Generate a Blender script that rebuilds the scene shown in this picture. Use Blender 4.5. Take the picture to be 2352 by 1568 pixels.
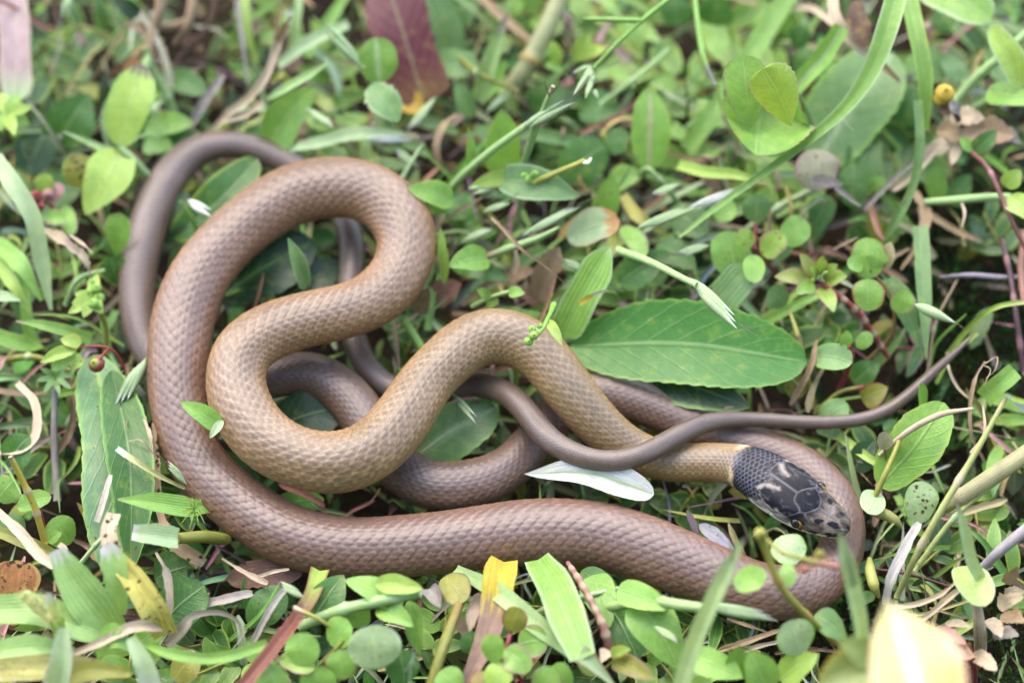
import bpy, math, random
import numpy as np
from mathutils import Vector, Matrix
from mathutils.kdtree import KDTree

S = bpy.context.scene
for o in list(bpy.data.objects):
    bpy.data.objects.remove(o)
rng = random.Random(11)
R = math.radians

# ------------------------------------------------------------------ camera
TILT, LENS, DIST = R(28), 100.0, 0.5560
TARGET = Vector((0, 0, 0.010))
UP = Vector((0, math.cos(TILT), math.sin(TILT)))      # image up
VIEW = Vector((0, -math.sin(TILT), math.cos(TILT)))   # towards the camera
CAM = TARGET + VIEW * DIST
cd = bpy.data.cameras.new('camera')
cd.lens, cd.sensor_width = LENS, 36.0
cd.clip_start, cd.clip_end = 0.01, 200
cam = bpy.data.objects.new('camera', cd)
cam.location = CAM
cam.rotation_euler = (TILT, 0, 0)
S.collection.objects.link(cam)
S.camera = cam
FPX = LENS / 36.0 * 2352.0
U = DIST / FPX                                        # metres per reference unit at the aim point


def P(x, y, z=5.0):
    """Point of the place seen at (x, y) of the 2352 wide picture, z millimetres above the soil."""
    d = Vector(((x - 1176) / FPX, (784 - y) / FPX, -1.0))
    w = Vector((1, 0, 0)) * d.x + UP * d.y + VIEW * d.z
    t = (z * 0.001 - CAM.z) / w.z
    return CAM + w * t


def pix(p):
    v = Vector(p) - CAM
    dep = -v.dot(VIEW)
    return 1176 + v.x / dep * FPX, 784 - v.dot(UP) / dep * FPX


cd.dof.use_dof = True
cd.dof.focus_distance = -(P(1250, 1150, 16) - CAM).dot(VIEW)
cd.dof.aperture_fstop = 6.3
cd.dof.aperture_blades = 7

# ------------------------------------------------------------------ light
SUN_AZ = R(-70.0)     # the sunlight travels towards this direction over the ground
SUN_EL = R(50)
world = bpy.data.worlds.new('World')
S.world = world
world.use_nodes = True
wn = world.node_tree.nodes
wl = world.node_tree.links
bg = wn['Background']
sky = wn.new('ShaderNodeTexSky')
sky.sky_type = 'NISHITA'
sky.sun_disc = False
sky.sun_elevation = SUN_EL
SUN_FROM = Vector((-math.cos(SUN_AZ) * math.cos(SUN_EL), -math.sin(SUN_AZ) * math.cos(SUN_EL), math.sin(SUN_EL)))
sky.sun_rotation = math.atan2(SUN_FROM.x, SUN_FROM.y)
sky.air_density = 0.9
sky.dust_density = 3.5
sky.ozone_density = 0.6
wl.new(sky.outputs['Color'], bg.inputs['Color'])
bg.inputs['Strength'].default_value = 0.15
sd = bpy.data.lights.new('sun', 'SUN')
sd.energy, sd.angle, sd.color = 4.0, R(0.5), (1.0, 0.95, 0.87)
sun = bpy.data.objects.new('sun', sd)
sun.rotation_euler = (-SUN_FROM).to_track_quat('-Z', 'Y').to_euler()
sun.location = (-2, -1, 2)
S.collection.objects.link(sun)
S.view_settings.view_transform = 'Standard'
S.view_settings.look = 'None'
S.view_settings.gamma = 1
S.view_settings.use_curve_mapping = False
S.view_settings.exposure = 2.95
S.view_settings.use_white_balance = True
S.view_settings.white_balance_temperature = 6500
S.view_settings.white_balance_tint = 10
S.cycles.use_denoising = True
S.cycles.max_bounces = 6
S.cycles.transparent_max_bounces = 4

# ------------------------------------------------------------------ materials


def new_mat(name):
    m = bpy.data.materials.new(name)
    m.use_nodes = True
    nt = m.node_tree
    return m, nt, nt.nodes, nt.links, nt.nodes['Principled BSDF']


def node(nt, typ, **kw):
    n = nt.nodes.new(typ)
    for k, v in kw.items():
        if k in n.inputs:
            n.inputs[k].default_value = v
        else:
            setattr(n, k, v)
    return n


def math_n(nt, op, a, b=None, c=None, clamp=False):
    n = nt.nodes.new('ShaderNodeMath')
    n.operation = op
    n.use_clamp = clamp
    for i, v in enumerate((a, b, c)):
        if v is None:
            continue
        if isinstance(v, (int, float)):
            n.inputs[i].default_value = v
        else:
            nt.links.new(v, n.inputs[i])
    return n.outputs[0]


def mixc(nt, fac, a, b, mode='MIX'):
    n = nt.nodes.new('ShaderNodeMix')
    n.data_type = 'RGBA'
    n.blend_type = mode
    for sock, v in ((n.inputs[0], fac), (n.inputs[6], a), (n.inputs[7], b)):
        if isinstance(v, (int, float)):
            sock.default_value = v
        elif isinstance(v, tuple):
            sock.default_value = v if len(v) == 4 else v + (1,)
        else:
            nt.links.new(v, sock)
    return n.outputs[2]


def ramp(nt, fac, stops):
    n = nt.nodes.new('ShaderNodeValToRGB')
    e = n.color_ramp.elements
    while len(e) < len(stops):
        e.new(0.5)
    for el, (p, c) in zip(e, stops):
        el.position = p
        el.color = c if len(c) == 4 else tuple(c) + (1,)
    nt.links.new(fac, n.inputs[0])
    return n.outputs[0]


def plant_mat(name, veins, transl, rough, vein_amt=0.35, mott=0.35, spec=0.4, bump=0.25):
    """Colour comes from the piece itself (Col), alpha of Col says how speckled it is; veins follow the piece's own length and width."""
    m, nt, N, L, bs = new_mat(name)
    col = node(nt, 'ShaderNodeAttribute', attribute_name='Col')
    luv = node(nt, 'ShaderNodeAttribute', attribute_name='luv')
    sep = nt.nodes.new('ShaderNodeSeparateXYZ')
    L.new(luv.outputs['Vector'], sep.inputs[0])
    u, v, rnd = sep.outputs[0], sep.outputs[1], sep.outputs[2]
    av = math_n(nt, 'ABSOLUTE', v)
    tex = nt.nodes.new('ShaderNodeTexCoord')
    nz = node(nt, 'ShaderNodeTexNoise', Scale=420.0, Detail=4.0, Roughness=0.6)
    L.new(tex.outputs['Object'], nz.inputs['Vector'])
    nz2 = node(nt, 'ShaderNodeTexNoise', Scale=2600.0, Detail=2.0)
    L.new(tex.outputs['Object'], nz2.inputs['Vector'])
    base = col.outputs['Color']
    k = math_n(nt, 'MULTIPLY_ADD', nz.outputs[0], 2 * mott, 1 - mott)
    k2 = math_n(nt, 'MULTIPLY_ADD', nz2.outputs[0], 0.3, 0.85)
    kk = math_n(nt, 'MULTIPLY', k, k2)
    base = mixc(nt, 1.0, base, node_rgb(nt, kk), 'MULTIPLY')
    yel = math_n(nt, 'SUBTRACT', nz.outputs[0], 0.55, clamp=True)
    base = mixc(nt, math_n(nt, 'MULTIPLY', yel, 1.5 if veins != 'none' else 0.2), base, (0.30, 0.28, 0.05), 'MIX')
    h = None
    if veins == 'broad':
        mid = ss(nt, av, 0.085, 0.01)
        ph = math_n(nt, 'MULTIPLY_ADD', av, -2.3, math_n(nt, 'MULTIPLY', u, 8.0))
        fr = math_n(nt, 'ABSOLUTE', math_n(nt, 'SUBTRACT', math_n(nt, 'FRACT', ph), 0.5))
        side = math_n(nt, 'MULTIPLY', ss(nt, fr, 0.09, 0.0), 0.45)
        vein = math_n(nt, 'MAXIMUM', mid, side)
        h = math_n(nt, 'SUBTRACT', 1.0, vein)
        light = mixc(nt, 0.5, base, (0.32, 0.40, 0.18))
        base = mixc(nt, math_n(nt, 'MULTIPLY', vein, vein_amt), base, light)
    elif veins == 'long':
        w1 = math_n(nt, 'SINE', math_n(nt, 'MULTIPLY', v, 26.0))
        mid = ss(nt, av, 0.12, 0.02)
        vein = math_n(nt, 'MAXIMUM', mid, math_n(nt, 'MULTIPLY_ADD', w1, 0.3, 0.3))
        h = w1
        light = mixc(nt, 0.5, base, (0.40, 0.46, 0.26))
        base = mixc(nt, math_n(nt, 'MULTIPLY', vein, vein_amt), base, light)
    elif veins == 'fibre':
        mp = node(nt, 'ShaderNodeCombineXYZ')
        L.new(math_n(nt, 'MULTIPLY', u, 2.5), mp.inputs[0])
        L.new(math_n(nt, 'MULTIPLY', v, 5.0), mp.inputs[1])
        L.new(math_n(nt, 'MULTIPLY', rnd, 90.0), mp.inputs[2])
        fz = node(nt, 'ShaderNodeTexNoise', Scale=2.0, Detail=3.0)
        L.new(mp.outputs[0], fz.inputs['Vector'])
        f = fz.outputs[0]
        h = f
        base = mixc(nt, 1.0, base, node_rgb(nt, math_n(nt, 'MULTIPLY_ADD', f, 1.3, 0.35)), 'MULTIPLY')
    # specks
    wob = node(nt, 'ShaderNodeTexNoise', Scale=1500.0, Detail=3.0)
    L.new(tex.outputs['Object'], wob.inputs['Vector'])
    dst = nt.nodes.new('ShaderNodeVectorMath')
    dst.operation = 'MULTIPLY_ADD'
    L.new(wob.outputs['Color'], dst.inputs[0])
    dst.inputs[1].default_value = (0.0012, 0.0012, 0.0012)
    L.new(tex.outputs['Object'], dst.inputs[2])
    vo = node(nt, 'ShaderNodeTexVoronoi', Scale=820.0)
    L.new(dst.outputs[0], vo.inputs['Vector'])
    patch = ss(nt, nz.outputs[0], 0.36, 0.66)
    thr = math_n(nt, 'MULTIPLY', math_n(nt, 'MULTIPLY', col.outputs['Alpha'], patch), 0.62)
    dd = math_n(nt, 'SUBTRACT', thr, vo.outputs['Distance'])
    base = mixc(nt, math_n(nt, 'MULTIPLY', ss(nt, dd, -0.14, 0.02), 0.55), base, (0.16, 0.09, 0.03))
    sp = ss(nt, dd, -0.02, 0.10)
    base = mixc(nt, sp, base, (0.025, 0.015, 0.01))
    L.new(base, bs.inputs['Base Color'])
    bs.inputs['Roughness'].default_value = rough
    bs.inputs['Specular IOR Level'].default_value = spec
    b = nt.nodes.new('ShaderNodeBump')
    b.inputs['Distance'].default_value = 0.0002
    b.inputs['Strength'].default_value = bump
    hh = math_n(nt, 'MULTIPLY_ADD', nz2.outputs[0], 0.8, h if h is not None else 0.0)
    L.new(hh, b.inputs['Height'])
    L.new(b.outputs[0], bs.inputs['Normal'])
    if transl > 0:
        tr = nt.nodes.new('ShaderNodeBsdfTranslucent')
        L.new(mixc(nt, 1.0, base, (1.5, 1.45, 0.8), 'MULTIPLY'), tr.inputs['Color'])
        mx = nt.nodes.new('ShaderNodeMixShader')
        mx.inputs[0].default_value = transl
        L.new(bs.outputs[0], mx.inputs[1])
        L.new(tr.outputs[0], mx.inputs[2])
        L.new(mx.outputs[0], N['Material Output'].inputs['Surface'])
    return m


def node_rgb(nt, val):
    n = nt.nodes.new('ShaderNodeCombineXYZ')
    for i in range(3):
        nt.links.new(val, n.inputs[i])
    return n.outputs[0]


def ss(nt, val, lo, hi):
    n = nt.nodes.new('ShaderNodeMapRange')
    n.interpolation_type = 'SMOOTHSTEP'
    n.inputs['From Min'].default_value = lo
    n.inputs['From Max'].default_value = hi
    if lo > hi:
        n.inputs['From Min'].default_value = hi
        n.inputs['From Max'].default_value = lo
        n.inputs['To Min'].default_value = 1
        n.inputs['To Max'].default_value = 0
    if isinstance(val, (int, float)):
        n.inputs['Value'].default_value = val
    else:
        nt.links.new(val, n.inputs['Value'])
    return n.outputs[0]


M_LEAF = plant_mat('leaf', 'broad', 0.22, 0.33, vein_amt=0.48, bump=0.55, spec=0.32)
M_GRASS = plant_mat('grass_blade', 'long', 0.22, 0.36, spec=0.26)
M_STEM = plant_mat('stem', 'none', 0.12, 0.5, mott=0.25)
M_DRY = plant_mat('dry_straw', 'fibre', 0.12, 0.7, mott=0.3, spec=0.2, bump=0.5)
M_PETAL = plant_mat('woolly_leaf', 'fibre', 0.2, 0.85, mott=0.12, spec=0.1, bump=0.8)


def snake_mat():
    m, nt, N, L, bs = new_mat('snake_skin')
    col = node(nt, 'ShaderNodeAttribute', attribute_name='Col')
    tex = nt.nodes.new('ShaderNodeTexCoord')
    nz = node(nt, 'ShaderNodeTexNoise', Scale=3500.0, Detail=3.0)
    L.new(tex.outputs['Object'], nz.inputs['Vector'])
    nz2 = node(nt, 'ShaderNodeTexNoise', Scale=160.0, Detail=3.0)
    L.new(tex.outputs['Object'], nz2.inputs['Vector'])
    k = math_n(nt, 'MULTIPLY', math_n(nt, 'MULTIPLY_ADD', nz.outputs[0], 0.5, 0.75), math_n(nt, 'MULTIPLY_ADD', nz2.outputs[0], 0.5, 0.75))
    L.new(mixc(nt, 1.0, col.outputs['Color'], node_rgb(nt, k), 'MULTIPLY'), bs.inputs['Base Color'])
    r = math_n(nt, 'MULTIPLY_ADD', nz.outputs[0], 0.16, 0.34)
    L.new(r, bs.inputs['Roughness'])
    L.new(math_n(nt, 'MULTIPLY', col.outputs['Alpha'], 0.55), bs.inputs['Specular IOR Level'])
    b = nt.nodes.new('ShaderNodeBump')
    b.inputs['Distance'].default_value = 0.00006
    b.inputs['Strength'].default_value = 0.35
    L.new(nz.outputs[0], b.inputs['Height'])
    L.new(b.outputs[0], bs.inputs['Normal'])
    return m


M_SNAKE = snake_mat()


def simple_mat(name, colr, rough=0.5, spec=0.5):
    m, nt, N, L, bs = new_mat(name)
    tex = nt.nodes.new('ShaderNodeTexCoord')
    nz = node(nt, 'ShaderNodeTexNoise', Scale=2500.0, Detail=3.0)
    L.new(tex.outputs['Object'], nz.inputs['Vector'])
    c = mixc(nt, nz.outputs[0], tuple(x * 0.6 for x in colr), tuple(min(1, x * 1.4) for x in colr))
    L.new(c, bs.inputs['Base Color'])
    bs.inputs['Roughness'].default_value = rough
    bs.inputs['Specular IOR Level'].default_value = spec
    return m


M_PUPIL = simple_mat('pupil', (0.004, 0.004, 0.005), 0.06, 0.6)
M_IRIS = simple_mat('iris', (0.26, 0.14, 0.018), 0.15, 0.5)


def soil_mat():
    m, nt, N, L, bs = new_mat('soil')
    tex = nt.nodes.new('ShaderNodeTexCoord')
    a = node(nt, 'ShaderNodeTexNoise', Scale=90.0, Detail=8.0, Roughness=0.7)
    L.new(tex.outputs['Object'], a.inputs['Vector'])
    c = ramp(nt, a.outputs[0], [(0.30, (0.010, 0.007, 0.005)), (0.5, (0.032, 0.022, 0.015)), (0.62, (0.028, 0.028, 0.010)), (0.8, (0.08, 0.058, 0.04))])
    L.new(c, bs.inputs['Base Color'])
    bs.inputs['Roughness'].default_value = 0.9
    bs.inputs['Specular IOR Level'].default_value = 0.05
    b = nt.nodes.new('ShaderNodeBump')
    b.inputs['Distance'].default_value = 0.002
    f = node(nt, 'ShaderNodeTexNoise', Scale=700.0, Detail=6.0)
    L.new(tex.outputs['Object'], f.inputs['Vector'])
    L.new(f.outputs[0], b.inputs['Height'])
    L.new(b.outputs[0], bs.inputs['Normal'])
    return m


M_SOIL = soil_mat()

# ------------------------------------------------------------------ mesh collector


def catmull(pts, n):
    """n samples along a smooth curve through pts (k x d)."""
    p = np.asarray(pts, float)
    if len(p) == 2:
        t = np.linspace(0, 1, n)[:, None]
        return p[0] * (1 - t) + p[1] * t
    d = np.sqrt(np.maximum(np.linalg.norm(np.diff(p[:, :3], axis=0), axis=1), 1e-9))
    t = np.concatenate([[0], np.cumsum(d)])
    m = np.zeros_like(p)
    for i in range(len(p)):
        if i == 0:
            m[i] = (p[1] - p[0]) / (t[1] - t[0])
        elif i == len(p) - 1:
            m[i] = (p[-1] - p[-2]) / (t[-1] - t[-2])
        else:
            a = (p[i] - p[i - 1]) / (t[i] - t[i - 1])
            b = (p[i + 1] - p[i]) / (t[i + 1] - t[i])
            w = t[i + 1] - t[i - 1]
            m[i] = (a * (t[i + 1] - t[i]) + b * (t[i] - t[i - 1])) / w
    x = np.linspace(0, t[-1], n)
    k = np.clip(np.searchsorted(t, x, 'right') - 1, 0, len(t) - 2)
    hh = (t[k + 1] - t[k])[:, None]
    s = ((x - t[k]) / (t[k + 1] - t[k]))[:, None]
    return ((2 * s**3 - 3 * s**2 + 1) * p[k] + (s**3 - 2 * s**2 + s) * hh * m[k] + (-2 * s**3 + 3 * s**2) * p[k + 1] + (s**3 - s**2) * hh * m[k + 1])


def hexc(c):
    return np.array(c[:3], float)


UPN = np.array((0, -0.25, 0.97))


def norm(a):
    return a / (np.linalg.norm(a, axis=-1, keepdims=True) + 1e-12)


SHAPES = {
    'lance': (0.62, 0.80), 'ovate': (0.45, 0.85), 'obov': (0.9, 0.45), 'ellip': (0.5, 0.5), 'narrow': (0.5, 1.0),
}


def profile(shape, u):
    if shape == 'round':
        return np.sqrt(np.clip(1 - (2 * u - 1)**2, 0, 1))
    if shape == 'strap':
        return np.minimum(np.clip(u / 0.10, 0, 1)**0.4 * 1.0, 1) * np.clip((1 - u) / 0.25, 0, 1)**0.6
    if shape == 'cut':
        return 0.8 + 0.2 * np.sin(u * 3.1)
    if shape == 'blade':
        return np.clip((1 - u), 0, 1)**0.55 * (0.75 + 0.25 * np.clip(u / 0.2, 0, 1))
    a, b = SHAPES[shape]
    um = a / (a + b)
    return (np.clip(u, 1e-6, 1)**a * np.clip(1 - u, 0, 1)**b) / (um**a * (1 - um)**b)


class MB:
    def __init__(self, mat=None):
        self.v, self.f, self.c, self.l, self.n, self.mat, self.base = [], [], [], [], 0, mat, None

    def add(self, v, f, c, l):
        self.v.append(v)
        self.c.append(c)
        self.l.append(l)
        self.f.extend([tuple(i + self.n for i in q) for q in f])
        self.n += len(v)
        if self.base is None:
            self.base = v[0].copy()

    # a sheet: leaf or blade, following curve points with widths
    def sheet(self, ctr, wid, col, roll=0.0, fold=0.15, cup=0.0, nv=7, tip=None, tip_from=0.75, edge=None, edge_w=0.8, basec=None,
              base_to=0.25, wave=0.0, speck=0.0, jag=0.0, twist=0.0, mid=None, seed=None, irr=0.075):
        r = random.Random(seed if seed is not None else rng.random())
        n = len(ctr)
        T = norm(np.gradient(ctr, axis=0))
        up = np.tile(UPN, (n, 1))
        Nn = norm(up - (up * T).sum(1, keepdims=True) * T)
        B = np.cross(T, Nn)
        a = R(roll) + R(twist) * np.linspace(0, 1, n)
        ca, sa = np.cos(a)[:, None], np.sin(a)[:, None]
        N2, B2 = Nn * ca + B * sa, B * ca - Nn * sa
        u = np.linspace(0, 1, n)
        vv = np.linspace(-1, 1, nv)
        Ug, Vg = np.meshgrid(u, vv, indexing='ij')
        w = np.asarray(wid)[:, None] * 0.5 * np.ones((1, nv))
        if jag:
            jl = np.array([r.uniform(1 - jag, 1) for _ in range(n)])
            jr = np.array([r.uniform(1 - jag, 1) for _ in range(n)])
            w = w * np.where(Vg < 0, jl[:, None], jr[:, None])
        ph = r.uniform(0, 6)
        if irr:
            f1, f2 = r.uniform(3, 6), r.uniform(8, 13)
            w = w * (1 + irr * np.sin(Ug * f1 + ph + 1.7 * np.sign(Vg)) + 0.5 * irr * np.sin(Ug * f2 + 2 * ph - 2.1 * np.sign(Vg)))
        hgt = fold * np.abs(Vg) * w + cup * (Vg**2) * w
        if wave:
            hgt = hgt + wave * w * Vg * np.sin(Ug * r.uniform(7, 11) + ph) + 0.5 * wave * w * np.sin(Ug * r.uniform(4, 8) + ph * 2) * np.abs(Vg)
        pts = ctr[:, None, :] + B2[:, None, :] * (w * Vg)[..., None] + N2[:, None, :] * hgt[..., None]
        c = np.ones((n, nv, 4)) * np.append(hexc(col), speck)
        c[..., :3] *= r.uniform(0.88, 1.12)

        def blend(k, cc):
            k = np.clip(k, 0, 1)[..., None]
            c[..., :3] = c[..., :3] * (1 - k) + hexc(cc) * k
        if mid is not None:
            blend(np.clip(1 - np.abs(Vg) / 0.2, 0, 1), mid)
        if basec is not None:
            blend((base_to - Ug) / (base_to * 0.8), basec)
        if edge is not None:
            blend((np.maximum(np.abs(Vg), np.clip((Ug - 0.9) * 10, 0, 1) * 0.9) - edge_w) / max(1e-3, 1 - edge_w), edge)
        if tip is not None:
            wob = np.array([[0.06 * math.sin(j * 2.1 + ph) for j in range(nv)]])
            blend((Ug + wob - tip_from) / 0.08, tip)
        l = np.stack([Ug, Vg, np.full_like(Ug, r.random())], -1)
        f = [(i * nv + j, (i + 1) * nv + j, (i + 1) * nv + j + 1, i * nv + j + 1) for i in range(n - 1) for j in range(nv - 1)]
        self.add(pts.reshape(-1, 3), f, c.reshape(-1, 4), l.reshape(-1, 3))
        return self

    def tube(self, ctr, wid, col, ns=8, tip=None, tip_from=0.8, speck=0.0, basec=None, base_to=0.3, node_at=(), nodec=None):
        n = len(ctr)
        T = norm(np.gradient(ctr, axis=0))
        up = np.tile(np.array((0.13, -0.31, 0.94)), (n, 1))
        Nn = norm(up - (up * T).sum(1, keepdims=True) * T)
        B = np.cross(T, Nn)
        th = np.linspace(0, 2 * math.pi, ns, endpoint=False)
        u = np.linspace(0, 1, n)
        w = np.asarray(wid, float)[:, None] * 0.5
        c = np.ones((n, ns, 4)) * np.append(hexc(col), speck)
        k = rng.uniform(0.9, 1.1)
        c[..., :3] *= k
        for na in node_at:
            g = np.exp(-((u - na) / 0.025)**2)[:, None]
            w = w * (1 + 0.35 * g)
            if nodec is not None:
                c[..., :3] = c[..., :3] * (1 - g[..., None]) + hexc(nodec) * g[..., None]
        pts = ctr[:, None, :] + w[..., None] * (np.cos(th)[None, :, None] * Nn[:, None, :] + np.sin(th)[None, :, None] * B[:, None, :])
        if basec is not None:
            kk = np.clip((base_to - u) / (base_to * 0.8), 0, 1)[:, None, None]
            c[..., :3] = c[..., :3] * (1 - kk) + hexc(basec) * kk
        if tip is not None:
            kk = np.clip((u - tip_from) / 0.1, 0, 1)[:, None, None]
            c[..., :3] = c[..., :3] * (1 - kk) + hexc(tip) * kk
        l = np.zeros((n, ns, 3))
        l[..., 0] = u[:, None]
        l[..., 1] = np.sin(th)[None, :]
        l[..., 2] = rng.random()
        f = [(i * ns + j, (i + 1) * ns + j, (i + 1) * ns + (j + 1) % ns, i * ns + (j + 1) % ns) for i in range(n - 1) for j in range(ns)]
        f.append(tuple(range(ns))[::-1])
        f.append(tuple((n - 1) * ns + j for j in range(ns)))
        self.add(pts.reshape(-1, 3), f, c.reshape(-1, 4), l.reshape(-1, 3))
        return self

    def spindle(self, a, b, w, col, tip=None, ns=7, n=8, fat=0.4):
        u = np.linspace(0, 1, n)
        prof = (np.sin(np.pi * u**(0.69 / max(1e-3, -math.log(fat)) if 0 < fat < 1 else 1)) * 0.97 + 0.03)
        ctr = np.array([np.array(a) * (1 - t) + np.array(b) * t for t in u])
        return self.tube(ctr, w * prof, col, ns=ns, tip=tip)

    def build(self, name, mat=None, parent=None, root=None):
        v = np.concatenate(self.v)
        if root is not None:
            v = v - np.array(root)
        me = bpy.data.meshes.new(name)
        me.from_pydata(v.tolist(), [], self.f)
        me.polygons.foreach_set('use_smooth', [True] * len(me.polygons))
        a = me.attributes.new('Col', 'FLOAT_COLOR', 'POINT')
        a.data.foreach_set('color', np.concatenate(self.c).astype(np.float32).ravel())
        a = me.attributes.new('luv', 'FLOAT_VECTOR', 'POINT')
        a.data.foreach_set('vector', np.concatenate(self.l).astype(np.float32).ravel())
        me.materials.append(mat or self.mat)
        me.update()
        o = bpy.data.objects.new(name, me)
        S.collection.objects.link(o)
        if parent is not None:
            o.parent = parent
        return o


LABELS = {}


def thing(name, label, cat, parts, group=None, kind=None):
    """parts: (part name, MB) pairs. One part alone is the thing itself, more hang from an Empty at the thing's base."""
    root = Vector(parts[0][1].base)
    n = len(label.split())
    if n < 4 or n > 16 or label in LABELS:
        print('LABEL?', n, label)
    LABELS[label] = 1
    if len(parts) == 1:
        o = parts[0][1].build(name, root=root)
        o.location = root
    else:
        o = bpy.data.objects.new(name, None)
        o.empty_display_size = 0.005
        o.location = root
        S.collection.objects.link(o)
        for pn, mb in parts:
            mb.build(pn, parent=o, root=root)
    o['label'], o['category'] = label, cat
    if group:
        o['group'] = group
    if kind:
        o['kind'] = kind
    return o


def pts3(pl):
    return [tuple(P(*p)) for p in pl]


def leaf(b, t, w, col, shape='lance', arch=2.0, bow=0.0, n=18, nv=9, teeth=0, mat=None, via=None, **kw):
    """A leaf from base b to tip t (x, y, mm), w wide; arch lifts its middle (mm), bow bends it sideways (share of the length)."""
    A, B = np.array(P(*b)), np.array(P(*t))
    ln = np.linalg.norm(B - A)
    M = (A + B) / 2 + np.array((0, 0, math.copysign(min(abs(arch) * 0.001, 0.085 * ln), arch)))
    if shape == 'round':
        kw.setdefault('fold', rng.uniform(-0.03, 0.08))
        kw.setdefault('cup', rng.uniform(-0.10, 0.12))
        kw.setdefault('roll', rng.uniform(-16, 16))
        kw.setdefault('irr', 0.05)
        nv = max(nv, 11)
        n = max(n, 22)
    kw.setdefault('wave', 0.04)
    kw.setdefault('speck', rng.choice((0, 0, 0.22, 0.34)))
    if via:
        M = np.array(P(*via))
    if bow:
        d = B - A
        M = M + np.array((-d[1], d[0], 0)) * bow
    if teeth:
        n = max(n, teeth * 4)
    ctr = catmull([A, M, B], n)
    u = np.linspace(0, 1, n)
    wd = profile(shape, u) * w * U
    if shape == 'round':
        wd = wd * (1 + 0.10 * (u - 0.5))
    wd = np.maximum(wd, 0.02 * w * U)
    if teeth:
        wd = wd * (1 - 0.055 * ((u * teeth) % 1.0))
    m = MB(mat or M_LEAF)
    m.sheet(ctr, wd, col, nv=nv, **kw)
    return m


def blade(pl, w, col, shape=None, n=None, nv=7, mat=None, **kw):
    """A grass blade or strip of straw through the points pl; w one width or one per point."""
    q = pts3(pl)
    n = n or max(10, 6 * len(q))
    ctr = catmull(q, n)
    u = np.linspace(0, 1, n)
    if isinstance(w, (int, float)):
        wd = profile(shape or 'blade', u) * w * U
    else:
        wd = np.interp(u, np.linspace(0, 1, len(w)), w) * U
    m = MB(mat or M_GRASS)
    m.sheet(ctr, np.maximum(wd, 1.5 * U), col, nv=nv, **kw)
    return m


def stem(pl, w, col, n=None, mat=None, **kw):
    q = pts3(pl)
    n = n or max(10, 7 * len(q))
    ctr = catmull(q, n)
    if isinstance(w, (int, float)):
        w = [w, w * 0.85]
    wd = np.interp(np.linspace(0, 1, n), np.linspace(0, 1, len(w)), w) * U
    m = MB(mat or M_STEM)
    m.tube(ctr, wd, col, **kw)
    return m


def spikelet(b, t, w, col, tip=None, awns=2, awn_len=40, awnc=(0.12, 0.07, 0.08), k=2):
    """A grass spikelet: overlapping spindle shaped husks and thin bristles."""
    A, B = np.array(P(*b)), np.array(P(*t))
    m = MB(M_GRASS)
    d = B - A
    side = norm(np.cross(d, UPN))
    for i in range(k):
        o = side * w * U * 0.28 * (i - (k - 1) / 2) * 2 / max(1, k - 1 or 1)
        s0 = 0.28 * i / max(1, k)
        m.spindle(A + d * s0 + o * 0.4, A + d * (0.75 + 0.25 * (i + 1) / k) + o, w * U * (0.62 if k > 1 else 1), col, tip=tip)
    for i in range(awns):
        e = B + d / (np.linalg.norm(d) + 1e-9) * awn_len * U * rng.uniform(0.6, 1.1) + side * rng.uniform(-0.4, 0.4) * awn_len * U + np.array((0, 0, 0.0006))
        m.tube(catmull([B - d * 0.05, (B + e) / 2 + side * rng.uniform(-2, 2) * U, e], 7), np.linspace(2.2, 0.8, 7) * U, awnc, ns=4)
    return m


def balls(lst, col, mat=None, tip=None):
    """Small round buds or berries: (x, y, z, diameter)."""
    m = MB(mat or M_STEM)
    for x, y, z, d in lst:
        c = np.array(P(x, y, z))
        e = np.array((rng.uniform(-0.3, 0.3), rng.uniform(-0.5, 0.2), 1.0))
        e = e / np.linalg.norm(e) * d * U * 0.5
        m.spindle(c - e, c + e, d * U, col, ns=9, n=9, fat=0.5, tip=tip)
    return m


def join(*ms):
    m = MB(ms[0].mat)
    for q in ms:
        for v, c, l in zip(q.v, q.c, q.l):
            pass
        m.f.extend([tuple(i + m.n for i in t) for t in q.f])
        m.v += q.v
        m.c += q.c
        m.l += q.l
        m.n += q.n
        if m.base is None:
            m.base = q.base
    return m
# ------------------------------------------------------------------ colours (surface albedo)
G1 = (0.230, 0.345, 0.058)   # yellow green
G2 = (0.158, 0.300, 0.052)   # light green
G3 = (0.048, 0.128, 0.022)   # mid green
G4 = (0.018, 0.050, 0.015)   # dark green
G5 = (0.125, 0.230, 0.074)
G8 = (0.230, 0.325, 0.150)   # grey green
G6 = (0.270, 0.370, 0.185)   # pale, bleached green
G7 = (0.240, 0.360, 0.130)   # stalk green
YE = (0.360, 0.275, 0.032)
OL = (0.190, 0.190, 0.030)
TA = (0.235, 0.165, 0.098)
CR = (0.370, 0.295, 0.200)
GY = (0.215, 0.190, 0.170)
BR = (0.080, 0.045, 0.030)
RD = (0.190, 0.030, 0.028)
PK = (0.260, 0.130, 0.120)
WH = (0.430, 0.445, 0.400)
DK = (0.020, 0.012, 0.012)
PU = (0.070, 0.030, 0.060)

# ------------------------------------------------------------------ soil: one sheet, fine where the camera looks
def noise2(x, y, f, seed):
    r = np.random.RandomState(seed)
    out = np.zeros_like(x)
    for k in range(7):
        a, b, c = r.uniform(-1, 1), r.uniform(-1, 1), r.uniform(0, 6.28)
        out += np.sin((a * x + b * y) * f * (1 + 0.5 * k) + c) / (1 + 0.4 * k)
    return out / 3


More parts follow.
